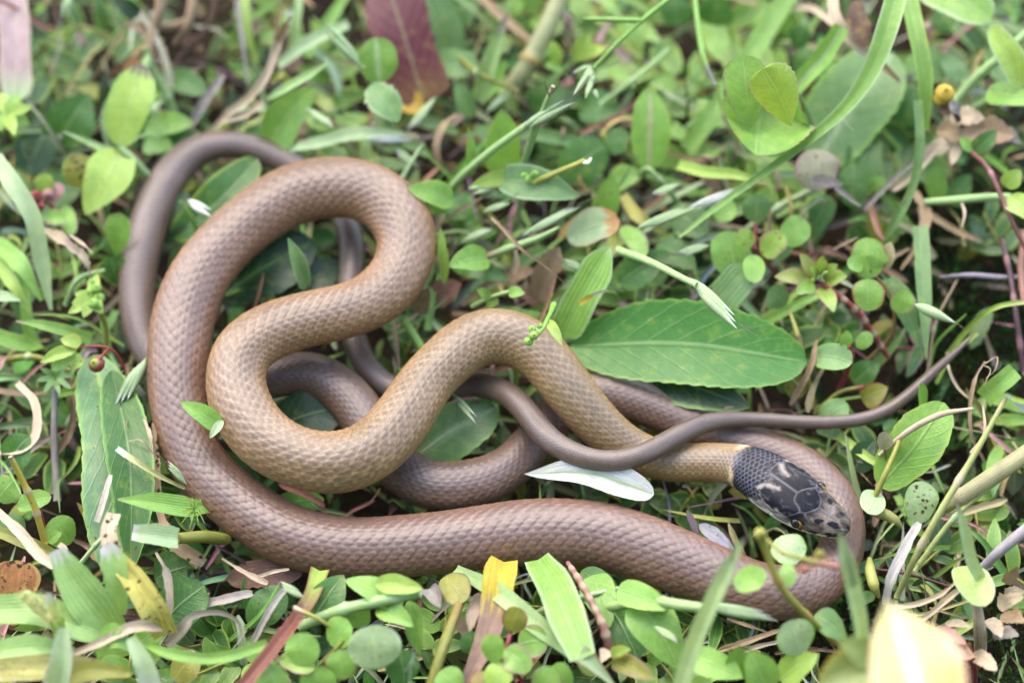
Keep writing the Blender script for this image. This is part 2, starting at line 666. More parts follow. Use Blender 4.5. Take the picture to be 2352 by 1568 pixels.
fine = np.linspace(-0.16, 0.16, 130)
coarse = np.array([0.2, 0.28, 0.4, 0.6, 1, 2, 4, 10, 30, 80])
ax = np.concatenate([-coarse[::-1], fine, coarse])
X, Y = np.meshgrid(ax, ax, indexing='ij')
Z = -0.019 + 0.0020 * noise2(X, Y, 160, 3) + 0.0006 * noise2(X, Y, 700, 4)
Z = np.where(np.maximum(abs(X), abs(Y)) > 0.19, -0.019, Z)
nn = len(ax)
vs = np.stack([X, Y, Z], -1).reshape(-1, 3)
fs = [(i * nn + j, (i + 1) * nn + j, (i + 1) * nn + j + 1, i * nn + j + 1) for i in range(nn - 1) for j in range(nn - 1)]
me = bpy.data.meshes.new('soil')
me.from_pydata(vs.tolist(), [], fs)
me.polygons.foreach_set('use_smooth', [True] * len(me.polygons))
me.materials.append(M_SOIL)
o = bpy.data.objects.new('ground', me)
o['kind'] = 'structure'
o['label'] = 'dark crumbly soil showing between the plants'
S.collection.objects.link(o)

# ------------------------------------------------------------------ stump shape out of view, added to cast the shade over the snake
def bark_mat():
    m, nt, N, L, bs = new_mat('bark')
    tex = nt.nodes.new('ShaderNodeTexCoord')
    mp = node(nt, 'ShaderNodeMapping')
    mp.inputs['Scale'].default_value = (14, 14, 3)
    L.new(tex.outputs['Object'], mp.inputs[0])
    a = node(nt, 'ShaderNodeTexNoise', Scale=2.0, Detail=8.0, Roughness=0.7)
    L.new(mp.outputs[0], a.inputs['Vector'])
    L.new(ramp(nt, a.outputs[0], [(0.3, (0.03, 0.02, 0.015)), (0.55, (0.13, 0.10, 0.075)), (0.8, (0.24, 0.21, 0.17))]), bs.inputs['Base Color'])
    bs.inputs['Roughness'].default_value = 0.9
    b = nt.nodes.new('ShaderNodeBump')
    b.inputs['Distance'].default_value = 0.02
    L.new(a.outputs[0], b.inputs['Height'])
    L.new(b.outputs[0], bs.inputs['Normal'])
    return m


SD = Vector((math.cos(SUN_AZ), math.sin(SUN_AZ), 0))
SN = Vector((-SD.y, SD.x, 0))
BLOCKER_R, BLOCKER_D = 0.22, 0.95
LIT = P(2060, 1440, 66) + Vector((0, 0, 0.004))                  # the top of the shade passes here: only what stands beyond catches the sun
BLOCKER_H = LIT.z + (BLOCKER_D - BLOCKER_R) * math.tan(SUN_EL)
ctr_ = P(1176, 784, 10)
side_ = (ctr_ - LIT).dot(SN) * 0.75
sc_ = Vector((LIT.x, LIT.y, 0)) - SD * BLOCKER_D + SN * side_
def sunny(p):
    return (p - LIT).dot(SD) * math.tan(SUN_EL) + p.z - LIT.z
print('sunny', [round(sunny(P(*q)) * 1000, 1) for q in ((2036, 1382, 72), (2110, 1640, 50), (1706, 1240, 55), (1928, 1222, 56), (2300, 1560, 5), (1900, 1560, 52), (2065, -40, 46))])
mb = MB(bark_mat())
zs = np.concatenate([np.linspace(-0.06, 0.3, 8), np.linspace(0.4, BLOCKER_H, 16)])
NA = 72
rows = []
for z in zs:
    th = np.linspace(0, 2 * math.pi, NA, endpoint=False)
    flare = 1 + 0.5 * math.exp(-max(z, 0) / 0.08) * (0.4 + 0.6 * np.clip(np.cos(th * 5 + 0.6), 0, 1)) * 0.8
    ridg = 1 + 0.02 * np.sin(th * 19 + 3 * np.sin(z * 4)) + 0.012 * np.sin(th * 31 + z * 9)
    rr = BLOCKER_R * flare * ridg * (1 - 0.03 * z)
    top = 0.012 * np.sin(th * 9) if z == zs[-1] else 0
    rows.append(np.stack([sc_.x + rr * np.cos(th), sc_.y + rr * np.sin(th), z + top + 0 * th], -1))
for r_ in (0.66, 0.33, 0.02):
    q = rows[len(zs) - 1].copy()
    c0 = np.array((sc_.x, sc_.y, BLOCKER_H))
    q = c0 + (q - c0) * r_
    q[:, 2] += np.random.RandomState(int(r_ * 100)).uniform(-0.02, 0.004, NA)
    rows.append(q)
V = np.concatenate(rows)
F = [(i * NA + j, i * NA + (j + 1) % NA, (i + 1) * NA + (j + 1) % NA, (i + 1) * NA + j) for i in range(len(rows) - 1) for j in range(NA)]
mb.add(V, F, np.ones((len(V), 4)), np.zeros((len(V), 3)))
mb.base = np.array((sc_.x, sc_.y, 0))
thing('shade_blocker', 'unseen shade blocker, shaped as a tall broken stump, beside the weeds', 'shade blocker', [('trunk', mb)])

# ------------------------------------------------------------------ the hedge added behind the camera, unseen: keeps the sky's light off that side
hr = np.random.RandomState(8)
HL = 26000
ha = hr.uniform(-2.75, -0.40, HL)                      # bearing round the patch
hz = hr.uniform(0.0, 1.0, HL)**0.9 * 1.75
bul = 0.07 * np.sin(ha * 9) + 0.05 * np.sin(hz * 7 + ha * 5)
hd_ = 0.98 + bul + hr.uniform(0, 0.30, HL) + 0.10 * (hz / 1.7)
hc_ = np.stack([hd_ * np.cos(ha), hd_ * np.sin(ha), hz], 1)
hn = norm(hr.normal(size=(HL, 3)) * np.array((1, 1, 0.6)) + np.stack([-np.cos(ha), -np.sin(ha), 0.5 + 0 * ha], 1))
e1 = norm(np.cross(hn, hr.normal(size=(HL, 3))))
e2 = np.cross(hn, e1)
sz = hr.uniform(0.022, 0.042, (HL, 1))
hv = np.stack([hc_ - e1 * sz, hc_ - e2 * sz * 0.45, hc_ + e1 * sz, hc_ + e2 * sz * 0.45], 1).reshape(-1, 3)
foliage = MB(M_LEAF)
hcol = np.ones((HL * 4, 4))
hcol[:, :3] = np.repeat(np.array(G4) * hr.uniform(0.7, 1.5, (HL, 1)), 4, 0)
hcol[:, 3] = 0
hl = np.tile(np.array([(0, 0, 0.3), (0.5, -1, 0.3), (1, 0, 0.3), (0.5, 1, 0.3)]), (HL, 1))
foliage.add(hv, [(4 * i, 4 * i + 1, 4 * i + 2, 4 * i + 3) for i in range(HL)], hcol, hl)
foliage.base = np.array((0, -1.1, 0.0))
twigs = MB(M_STEM)
for i in range(70):
    a = hr.uniform(-2.75, -0.40)
    d = 1.10 + hr.uniform(0, 0.12)
    p0 = np.array((d * math.cos(a), d * math.sin(a), -0.02))
    p1 = p0 + np.array((hr.uniform(-0.12, 0.12), hr.uniform(-0.12, 0.12), hr.uniform(1.1, 1.6)))
    twigs.tube(catmull([p0, (p0 + p1) / 2 + hr.uniform(-0.05, 0.05, 3), p1], 6), np.linspace(0.018, 0.004, 6), BR, ns=5)
thing('sky_blocker', 'dense dark green hedge of leaves, unseen, added to block skylight on the near side', 'sky_blocker', [('foliage', foliage), ('branches', twigs)])

# ------------------------------------------------------------------ the snake
SN_PTS = [  # x, y, height mm, width; snout first, tail tip last
    (1950, 1219, 12.5, 0), (1930, 1207, 13.0, 0), (1865, 1172, 14.0, 0), (1808, 1132, 14.5, 0), (1745, 1090, 13.5, 100), (1695, 1066, 12, 94),
    (1620, 1062, 10.5, 90), (1540, 1062, 9.5, 90), (1478, 1045, 9.5, 94), (1432, 1022, 10.5, 98), (1385, 985, 12.5, 104), (1308, 897, 15.5, 116), (1258, 828, 16.5, 121),
    (1200, 785, 17, 126), (1135, 769, 17.5, 129), (1070, 790, 18, 127), (1010, 845, 18.5, 124), (982, 872, 18.5, 124), (935, 945, 19, 132), (868, 1026, 19.5, 138),
    (784, 1064, 20, 142), (695, 1055, 20, 138), (606, 1010, 20, 139), (553, 932, 20, 138), (540, 863, 20, 134), (561, 800, 20, 135), (630, 757, 20, 132),
    (710, 733, 19.5, 129), (784, 718, 19, 128), (845, 697, 18.5, 128), (898, 655, 18, 132), (931, 595, 18, 135), (934, 538, 18, 139), (903, 478, 18, 143), (845, 441, 18, 143),
    (784, 429, 18, 147), (715, 436, 17.5, 150), (655, 457, 17, 148), (611, 484, 17, 144), (550, 531, 16.5, 139), (490, 590, 16, 141), (447, 655, 15.5, 143),
    (420, 733, 15, 146), (409, 822, 14.5, 142), (407, 890, 14, 136), (419, 965, 13, 134), (442, 1045, 12, 131), (495, 1112, 11.5, 132), (575, 1177, 11, 136),
    (660, 1228, 11, 139), (784, 1257, 11, 138), (900, 1256, 11, 140), (1040, 1243, 11, 142), (1150, 1229, 11, 147), (1217, 1221, 11, 148), (1350, 1224, 11, 150),
    (1445, 1247, 10.5, 152), (1560, 1291, 10, 147), (1660, 1333, 9.5, 140), (1735, 1357, 9, 131), (1800, 1362, 8.5, 124), (1860, 1350, 7.5, 116), (1905, 1315, 6.5, 108),
    (1938, 1245, 5.5, 101), (1930, 1165, 5.5, 99), (1890, 1110, 5.5, 98), (1830, 1065, 5.2, 98), (1760, 1035, 5.2, 98), (1680, 1008, 5.2, 99), (1580, 968, 5.2, 100), (1480, 925, 5.2, 104),
    (1400, 903, 5.2, 106), (1335, 908, 5.2, 102), (1280, 945, 5.5, 97), (1240, 995, 6, 96), (1205, 1040, 6.5, 98), (1155, 1085, 7, 104), (1090, 1110, 7.5, 111),
    (1010, 1118, 8, 112), (940, 1095, 8, 110), (890, 1045, 8, 110), (850, 985, 8, 110), (800, 908, 8, 108), (718, 858, 7.5, 105), (650, 862, 7, 99),
    (575, 885, 6, 92), (480, 895, 5, 86), (400, 868, 5, 80), (345, 812, 5, 76), (322, 762, 5.5, 78), (313, 700, 6, 82), (315, 640, 6.5, 87), (322, 590, 7, 90),
    (340, 515, 7.5, 92), (378, 425, 8, 91), (420, 368, 8, 84), (470, 338, 8, 75), (540, 331, 8, 66), (600, 345, 7.5, 63), (655, 370, 7, 62), (715, 410, 6, 62),
    (775, 470, 6, 62), (808, 545, 7, 61), (808, 620, 7, 59), (800, 690, 7, 58), (808, 760, 7, 57), (832, 825, 7, 57), (878, 880, 7, 56), (940, 908, 7, 56), (1005, 900, 7.5, 55),
    (1070, 884, 9, 56), (1125, 887, 11, 58), (1172, 907, 13, 57), (1212, 950, 14.5, 57), (1252, 1003, 16, 57), (1312, 1041, 17, 52), (1390, 1060, 17.5, 48), (1460, 1050, 17.5, 48),
    (1510, 1026, 16, 47), (1568, 993, 14.5, 46), (1632, 967, 12.5, 43), (1715, 962, 10.5, 36), (1800, 967, 10, 33), (1890, 970, 9.5, 31), (1980, 964, 9, 31),
    (2045, 938, 9, 30), (2095, 900, 10, 27), (2140, 857, 11, 23), (2190, 813, 12, 16), (2236, 769, 13, 3)]
HEAD_W = [(0, 10), (4, 30), (12, 50), (30, 72), (60, 90), (95, 112), (130, 124), (165, 129), (205, 128), (245, 116), (280, 103), (310, 96)]

raw = np.array([list(P(x, y, z)) + [w] for x, y, z, w in SN_PTS])
raw[:, 3] *= U
dense = catmull(raw, 9000)
cen = dense[:, :3]
kern = np.hanning(151)
kern /= kern.sum()


def smooth(a, k):
    h = len(k) // 2
    p = np.concatenate([2 * a[0] - a[h:0:-1], a, 2 * a[-1] - a[-2:-h - 2:-1]])
    return np.stack([np.convolve(p[:, i], k, 'valid') for i in range(a.shape[1])], 1)


cen = smooth(cen, kern)
arc = np.concatenate([[0], np.cumsum(np.linalg.norm(np.diff(cen, axis=0), axis=1))])
wid = dense[:, 3]
hx = np.array([h[0] for h in HEAD_W]) * U
hw = np.array([h[1] for h in HEAD_W]) * U
head = arc < hx[-1]
wid = np.where(head, np.interp(arc, hx, hw), wid)
k2 = np.hanning(61)
k2 /= k2.sum()
wid = np.where(arc < 40 * U, wid, smooth(wid[:, None], k2)[:, 0])
TOTAL = arc[-1]
N_ROW = 27              # dorsal scale rows over three quarters of the girth
ROWANG = R(268) / N_ROW
# running scale count along the body
pitch = 2.25 * ROWANG * np.maximum(wid * 0.5, 0.0006)
pitch = np.where(arc < 330 * U, 1.25 * ROWANG * 50 * U, pitch)
cnt = np.concatenate([[0], np.cumsum(np.diff(arc) / ((pitch[1:] + pitch[:-1]) / 2))])
# ring positions: fine on the head, six to a scale elsewhere, coarser on the thin tail
ss_ = [0.0]
while ss_[-1] < TOTAL:
    s = ss_[-1]
    if s < 8 * U:
        ss_.append(s + 0.8 * U)
    elif s < 320 * U:
        ss_.append(s + 1.7 * U)
    else:
        ss_.append(s + max(float(np.interp(s, arc, pitch)) / 6.0, 1.6 * U))
ss_[-1] = TOTAL
sv = np.array(ss_)
ctr = np.stack([np.interp(sv, arc, cen[:, i]) for i in range(3)], 1)
rad = np.interp(sv, arc, wid) * 0.5
cn = np.interp(sv, arc, cnt)
T = norm(np.gradient(ctr, axis=0))
D = norm(np.array((0, -0.06, 1.0)) - (T @ np.array((0, -0.06, 1.0)))[:, None] * T)
L_ = np.cross(T, D)     # lateral
hd = sv / (284 * U)     # 0 snout .. 1 collar
# angles: dense on the back
q = np.linspace(-1, 1, 113)[:-1]
th = math.pi * (0.82 * q + 0.18 * q**3)
nr, na = len(sv), len(th)
SVg, TH = np.meshgrid(sv, th, indexing='ij')
CN = cn[:, None] + 0 * TH
HD = hd[:, None] + 0 * TH
row = TH / ROWANG
def vnoise(x, y, seed):
    g = np.random.RandomState(seed).rand(64, 64)
    xi, yi = np.floor(x).astype(int), np.floor(y).astype(int)
    fx, fy = x - xi, y - yi
    fx, fy = fx * fx * (3 - 2 * fx), fy * fy * (3 - 2 * fy)
    q = lambda i, j: g[np.mod(xi + i, 64), np.mod(yi + j, 64)]
    return (q(0, 0) * (1 - fx) + q(1, 0) * fx) * (1 - fy) + (q(0, 1) * (1 - fx) + q(1, 1) * fx) * fy


# nearest and second nearest scale centre of the staggered lattice
best = np.full(TH.shape, 9.0)
sec = np.full(TH.shape, 9.0)
bi = np.zeros(TH.shape)
bj = np.zeros(TH.shape)
r0 = np.round(row)
for dr in (-1, 0, 1):
    rr = r0 + dr
    off = 0.5 * (np.mod(rr, 2))
    c0 = np.round(CN - off)
    for dc in (-1, 0, 1):
        cc = c0 + dc
        dd = np.sqrt(((CN - off - cc) * 1.55)**2 + ((row - rr) * 1.0)**2)
        upd = dd < best
        sec = np.where(upd, best, np.minimum(sec, dd))
        bi = np.where(upd, rr, bi)
        bj = np.where(upd, cc + off, bj)
        best = np.where(upd, dd, best)
gro = np.clip((sec - best) / 0.30, 0, 1)
gro = gro * gro * (3 - 2 * gro)          # 0 in the seams, 1 on the scale
along = CN - bj                          # -0.5 front of the scale .. 0.5 its rear edge
hash_ = np.mod(np.sin(bi * 12.9898 + bj * 78.233) * 43758.5453, 1.0)
belly = np.clip((np.abs(TH) - R(134)) / R(6), 0, 1)
tailf = np.clip((sv - 0.72 * TOTAL) / (0.2 * TOTAL), 0, 1)[:, None]
hmask = np.clip((0.80 - HD) / 0.08, 0, 1)  # 1 on the plated front of the head
relief = (gro - 1) * 0.026 + 0.027 * (along + 0.1) * gro
relief = relief * (1 - belly) * (1 - hmask) * (1 - 0.3 * tailf)
# cross section
sx, cz = np.sin(TH), np.cos(TH)
hfac = np.interp(hd, [0, 0.08, 0.25, 0.5, 0.8, 1.0, 1.25], [0.80, 0.76, 0.70, 0.68, 0.72, 0.80, 0.92])[:, None]
bodyz = np.where(cz > 0, cz * 0.97, cz * 0.80)
headz = np.where(cz > 0, np.sign(cz) * np.abs(cz)**0.75, cz * 0.9)
hm = np.clip((1.1 - HD) / 0.3, 0, 1)
headx = np.sign(sx) * np.abs(sx)**0.85
# brow ridges and jaw line
lx = np.abs(headx)
zz = (bodyz * (1 - hm) + headz * hm) * hfac
xx = sx * (1 - hm) + headx * hm
ridge = 0.10 * np.exp(-((lx - 0.62) / 0.22)**2) * np.exp(-((HD - 0.40) / 0.14)**2) * (cz > 0) * hm
dip = -0.05 * np.exp(-((lx) / 0.3)**2) * np.exp(-((HD - 0.62) / 0.16)**2) * (cz > 0) * hm
socket = -0.10 * np.exp(-((TH - R(72)) / R(11))**2 - ((HD - 0.385) / 0.06)**2) - 0.10 * np.exp(-((TH + R(72)) / R(11))**2 - ((HD - 0.385) / 0.06)**2)
mouth = -0.06 * np.exp(-((np.abs(TH) - R(112)) / R(4))**2) * np.clip((0.75 - HD) / 0.1, 0, 1) * hm

# plates of the head: (distance from the snout, sideways share)
PL = []
for h_, x_ in ((0.04, 0), (0.13, 0.24), (0.12, 0.75), (0.25, 0.34), (0.25, 0.86), (0.36, 0.60), (0.37, 0.98), (0.58, 0.36), (0.50, 0.86), (0.64, 0.80), (0.74, 0.62), (0.78, 0.20), (0.80, 0.95)):
    PL.append((h_, x_))
    if x_:
        PL.append((h_, -x_))
PL.append((0.415, 0.0))
latx = np.sign(TH) * np.minimum(np.abs(TH) / R(95), 1.2)
b1 = np.full(TH.shape, 9.0)
b2 = np.full(TH.shape, 9.0)
pid = np.zeros(TH.shape)
hsub = HD < 1.4
warp = 0.012 * np.sin(HD * 40 + TH * 6)
for k, (h_, x_) in enumerate(PL):
    sc2 = 1.25 if (x_ == 0 and 0.3 < h_ < 0.5) else 1.0
    wgt = 0.09 if abs(h_ - 0.58) < 0.01 else (0.02 if (x_ == 0 and h_ > 0.3 and h_ < 0.5) else 0.0)
    dd = np.sqrt(((HD + warp - h_) * 1.0)**2 + ((latx - x_) * 0.30 * sc2)**2) - wgt
    upd = dd < b1
    b2 = np.where(upd, b1, np.minimum(b2, dd))
    pid = np.where(upd, k, pid)
    b1 = np.where(upd, dd, b1)
pg = np.clip((b2 - b1) / 0.017, 0, 1)
pg = pg * pg * (3 - 2 * pg)
relief = relief + (pg - 1) * 0.035 * hmask
lump = (vnoise(CN * 0.10 + 7, TH * 1.1 + 20, 11) - 0.5) * 0.030 + (vnoise(CN * 0.33 + 2, TH * 2.6 + 30, 12) - 0.5) * 0.022
disp = relief + lump * np.clip((HD - 0.9) / 0.5, 0, 1) * (1 - 0.6 * tailf) + ridge + dip + socket + mouth
rg = rad[:, None]
co = ctr[:, None, :] + L_[:, None, :] * (rg * xx * (1 + disp))[..., None] + D[:, None, :] * (rg * zz * (1 + disp))[..., None]

# colour -----------------------------------------------------------
fr = sv / TOTAL


def keyed(keys):
    k = np.array([a[0] for a in keys])
    return np.stack([np.interp(fr, k, [a[1][i] for a in keys]) for i in range(3)], 1)


back = keyed([(0, (0.150, 0.112, 0.062)), (0.10, (0.142, 0.104, 0.060)), (0.22, (0.136, 0.092, 0.060)), (0.35, (0.118, 0.080, 0.062)), (0.50, (0.112, 0.073, 0.056)),
              (0.62, (0.102, 0.072, 0.056)), (0.75, (0.100, 0.076, 0.060)), (1.0, (0.085, 0.064, 0.052))])
flank = keyed([(0, (0.290, 0.205, 0.080)), (0.08, (0.265, 0.170, 0.064)), (0.22, (0.245, 0.138, 0.060)), (0.35, (0.205, 0.108, 0.060)), (0.50, (0.185, 0.102, 0.062)),
               (0.62, (0.155, 0.100, 0.062)), (0.75, (0.130, 0.094, 0.066)), (1.0, (0.100, 0.076, 0.060))])
aT = np.abs(TH)
kf = np.clip((aT - R(16)) / R(66), 0, 1)[..., None]
col = (back[:, None, :] * (1 - kf) + flank[:, None, :] * kf) * np.array((0.85, 0.765, 0.675))
pale = np.clip((aT - R(118)) / R(30), 0, 1)[..., None]
col = col * (1 - pale) + np.array((0.34, 0.24, 0.13)) * pale
patchy = vnoise(CN * 0.21 + 3, TH * 2.0 + 40, 21)
col = col * (0.84 + 0.22 * hash_ + 0.20 * patchy)[..., None]
# scales a little browner at their centre, seams darker with a greyish rim
rim = np.clip((0.50 - (sec - best)) / 0.34, 0, 1) * np.clip(gro * 1.5, 0, 1)
col = col * (1.0 - 0.22 * np.exp(-(best / 0.32)**2))[..., None]
rimc = keyed([(0, (0.075, 0.062, 0.030)), (0.22, (0.095, 0.075, 0.046)), (0.33, (0.042, 0.036, 0.036)), (0.50, (0.026, 0.024, 0.029)), (0.75, (0.022, 0.022, 0.026)), (1, (0.0, 0.0, 0.0))])
col = col + rimc[:, None, :] * (rim * (1 - belly))[..., None]
seam = ((1 - gro) * (1 - belly) * (1 - 0.5 * tailf))[..., None]
col = col * (1 - 0.26 * seam)
pit = (np.exp(-((along - 0.40) / 0.10)**2) * np.exp(-((row - bi) / 0.16)**2) * (hash_ > 0.45) * (1 - belly) * (1 - tailf))[..., None]
col = col * (1 - 0.55 * pit)
# collar, nape and head
mids = np.clip(1 - aT / R(16), 0, 1)
coll = 0.985 + 0.07 * np.clip(1 - aT / R(50), 0, 1) - 0.03 * np.clip((aT - R(70)) / R(30), 0, 1) + 0.02 * (hash_ - 0.5)
cream = (np.clip(1 - np.abs(HD - coll - 0.035) / 0.04, 0, 1) * np.clip((aT - R(20)) / R(25), 0, 1) * (HD > coll - 0.02))[..., None]
col = col * (1 - cream * 0.85) + np.array((0.46, 0.39, 0.24)) * cream * 0.85
strp = (np.clip(1 - aT / R(9), 0, 1) * np.clip((1.55 - HD) / 0.4, 0, 1) * 0.75 * (HD > 0.95))[..., None]
col = col * (1 - strp) + np.array((0.045, 0.032, 0.028)) * strp
lilac = np.array((0.150, 0.150, 0.185))
black = np.array((0.008, 0.008, 0.011))
grey = np.array((0.165, 0.148, 0.130))
brown = np.array((0.120, 0.096, 0.074))
n1 = vnoise(HD * 14 + 5, TH * 5 + 9, 1)
n2 = vnoise(HD * 34 + 3, TH * 12 + 7, 2)
n3 = vnoise(HD * 75, TH * 26, 3)
nz_ = 0.45 * n1 + 0.35 * n2 + 0.2 * n3
nz = 0.5 + 0.25 * np.sin(HD * 55 + TH * 5.1 + 1.3 * np.sin(TH * 9)) + 0.25 * np.sin(HD * 31 - TH * 8.3 + 2 * np.sin(HD * 23))
nape = black * (0.6 + 0.8 * hash_)[..., None]
sm = (1 - np.clip((sec - best) / 0.26, 0, 1))[..., None]
nape = nape * (1 - 0.85 * sm) + lilac * 0.85 * sm
nz = np.clip(0.5 + (nz_ - 0.5) * 2.2, 0, 1)
hc = black * (0.6 + 1.6 * n2 * n1)[..., None]
hc = hc + (np.array((0.040, 0.035, 0.032)) * np.clip((nz_ - 0.56) / 0.1, 0, 1)[..., None])
al = np.abs(latx)
snoutk = np.clip((0.40 - HD - 0.10 * np.clip(1 - al / 0.5, 0, 1)) / 0.10, 0, 1)
spot = np.clip((0.036 - b1 + 0.035 * (nz - 0.5)) / 0.010, 0, 1)
sn = (brown * (0.35 + 1.2 * nz)[..., None]) * (1 - spot[..., None]) + black * 1.3 * spot[..., None]
hc = hc * (1 - snoutk[..., None]) + sn * snoutk[..., None]
# grey temples, and the pale curls at the rear of the crown plates
temp = np.clip((al - 0.60 + 0.20 * (nz - 0.5)) / 0.10, 0, 1) * np.clip((HD - 0.40) / 0.06, 0, 1) * np.clip((0.90 - HD) / 0.10, 0, 1)
hc = hc * (1 - temp[..., None]) + grey * (0.35 + 0.95 * nz)[..., None] * temp[..., None]
rc = np.sqrt(((HD - 0.60) / 0.115)**2 + ((al - 0.42) / 0.26)**2)
curl = np.clip(1 - np.abs(rc - 1.0) / 0.30, 0, 1) * np.clip((HD - 0.585) / 0.05, 0, 1)
hook = np.clip(1 - np.sqrt(((HD - 0.60) / 0.03)**2 + ((al - 0.14) / 0.07)**2), 0, 1) * 1.6
cm = np.clip(np.maximum(curl * 1.4, hook) * np.clip((nz_ - 0.34) / 0.12, 0, 1) * 0.85, 0, 1)[..., None]
hc = hc * (1 - cm) + np.array((0.215, 0.190, 0.160)) * cm
pl_line = ((1 - pg) * (0.35 + 0.6 * n1))[..., None]
hc = hc * (1 - pl_line) + np.array((0.150, 0.148, 0.160)) * pl_line
# lips: cream with dark bars, below the line of the eye
lip = np.clip((aT - R(82) - R(4) * np.sin(HD * 30)) / R(4), 0, 1) * np.clip((0.93 - HD) / 0.05, 0, 1)
bars = np.clip(np.sin(HD * 62) * 3 - 1.4, 0, 1) * np.clip((R(98) - aT) / R(6), 0, 1) * (HD < 0.42)
lc = np.array((0.60, 0.57, 0.44)) * (1 - 0.92 * bars)[..., None]
hc = hc * (1 - lip[..., None]) + lc * lip[..., None]
nost = np.exp(-((HD - 0.085) / 0.014)**2 - ((aT - R(62)) / R(7))**2)[..., None]
hc = hc * (1 - nost) + black * 0.4 * nost
kn = np.clip((HD - 0.70 - 0.04 * np.sin(TH * 7)) / 0.05, 0, 1)[..., None]
chin = np.clip((aT - R(98)) / R(10), 0, 1)[..., None]
nape = nape * (1 - chin) + np.array((0.42, 0.36, 0.22)) * chin
hfull = hc * (1 - kn) + nape * kn
isb = np.clip((coll - HD) / 0.012, 0, 1)[..., None]
col = col * (1 - isb) + hfull * isb

mb = MB(M_SNAKE)
idx = np.arange(nr * na).reshape(nr, na)
qa = np.stack([idx[:-1], np.roll(idx, -1, 1)[:-1], np.roll(idx, -1, 1)[1:], idx[1:]], -1).reshape(-1, 4)
V = co.reshape(-1, 3)
root = Vector(P(1150, 1229, 11))
root.z = 0.004
me = bpy.data.meshes.new('snake')
V2 = (V - np.array(root)).astype(np.float32)
me.vertices.add(len(V2))
me.vertices.foreach_set('co', V2.ravel())
nq = len(qa)
ends = [list(idx[0][::-1]), list(idx[-1])]
loops = np.concatenate([qa[:, ::-1].ravel(), np.array(ends[0][::-1]), np.array(ends[1][::-1])]).astype(np.int32)
me.loops.add(len(loops))
me.loops.foreach_set('vertex_index', loops)
me.polygons.add(nq + 2)
me.polygons.foreach_set('loop_start', np.concatenate([np.arange(nq) * 4, [nq * 4, nq * 4 + na]]).astype(np.int32))
me.polygons.foreach_set('use_smooth', [True] * (nq + 2))
a = me.attributes.new('Col', 'FLOAT_COLOR', 'POINT')
a.data.foreach_set('color', np.concatenate([np.clip(col, 0, 1), (1 - 0.75 * np.clip((1.02 - HD) / 0.06, 0, 1))[..., None]], -1).astype(np.float32).ravel())
me.materials.append(M_SNAKE)
me.update(calc_edges=True)
me.validate()
snake = bpy.data.objects.new('snake', me)
snake.location = root
snake['label'] = 'coiled brown snake with a black head, lying in loops on the weeds'
snake['category'] = 'snake'
S.collection.objects.link(snake)
print('snake verts', len(V2), 'length m', TOTAL)


def ball_mesh(name, c, r, ax, mat, scale=(1, 1, 1), nseg=24, cap=None):
    """A ball, or with cap the part of it within that angle of the axis."""
    ax = norm(np.array(ax))
    e1 = norm(np.cross(ax, (0.2, 0.3, 0.9)))
    e2 = np.cross(ax, e1)
    cap = cap or math.pi
    vs, fs = [], []
    nl = 14
    for i in range(nl + 1):
        p = cap * i / nl
        for j in range(nseg):
            t = 2 * math.pi * j / nseg
            vs.append(np.array(c) + r * (math.cos(p) * ax * scale[2] + math.sin(p) * (math.cos(t) * e1 * scale[0] + math.sin(t) * e2 * scale[1])))
    for i in range(nl):
        for j in range(nseg):
            fs.append((i * nseg + j, i * nseg + (j + 1) % nseg, (i + 1) * nseg + (j + 1) % nseg, (i + 1) * nseg + j))
    m = bpy.data.meshes.new(name)
    m.from_pydata([tuple(v - np.array(root)) for v in vs], [], fs)
    m.polygons.foreach_set('use_smooth', [True] * len(m.polygons))
    m.materials.append(mat)
    o = bpy.data.objects.new(name, m)
    S.collection.objects.link(o)
    return o


ie = int(np.argmin(abs(hd - 0.372)))
for sgn in (1, -1):
    it = int(np.argmin(abs(th - sgn * R(72))))
    cpos = co[ie, it]
    outw = norm(L_[ie] * sgn * 0.92 + D[ie] * 0.42 - T[ie] * 0.12)
    er = 15.0 * U
    c = cpos - outw * er * 0.30
    eye = ball_mesh('eye', c, er, outw, M_IRIS)
    eye.parent = snake
    pu = ball_mesh('pupil', c + norm(outw + 0.45 * T[ie]) * er * 0.10, er * 0.965, norm(outw + 0.45 * T[ie]), M_PUPIL, cap=R(62))
    pu.parent = eye

# for keeping plants out of the body
step = 6
KD_N = len(sv[::step])
kd = KDTree(KD_N)
for i, p in enumerate(ctr[::step]):
    kd.insert(Vector(p), i)
kd.balance()
KR = rad[::step]


def hits_snake(v, margin=0.0003):
    for p in v:
        _, i, d = kd.find(Vector(p))
        if d < KR[i] + margin:
            return True
    return False


def over_snake(p):
    """Seen from the camera, does the body hide this point?"""
    _, i, d = kd.find(Vector(p))
    return d < KR[i]
# ------------------------------------------------------------------ plants and litter, one by one
def t(name, label, cat, *parts, group=None):
    return thing(name, label, cat, list(parts), group)


def lf(*a, **k):
    return ('leaf', leaf(*a, **k))


def bl(*a, **k):
    return ('blade', blade(*a, **k))


def st(*a, **k):
    return ('stem', stem(*a, **k))


def sp(*a, **k):
    return ('spikelet', spikelet(*a, **k))


def dry(pl, w, *a, **k):
    """A strip of straw: narrows and tears at both ends."""
    w = [w[0] * 0.65] + [x * 0.74 for x in w for _ in (0, 1, 2)] + [w[-1] * 0.48]
    k.setdefault('jag', 0.12)
    k.setdefault('n', max(16, 7 * len(pl)))
    return ('strip', blade(pl, w, *a, mat=M_DRY, **k))


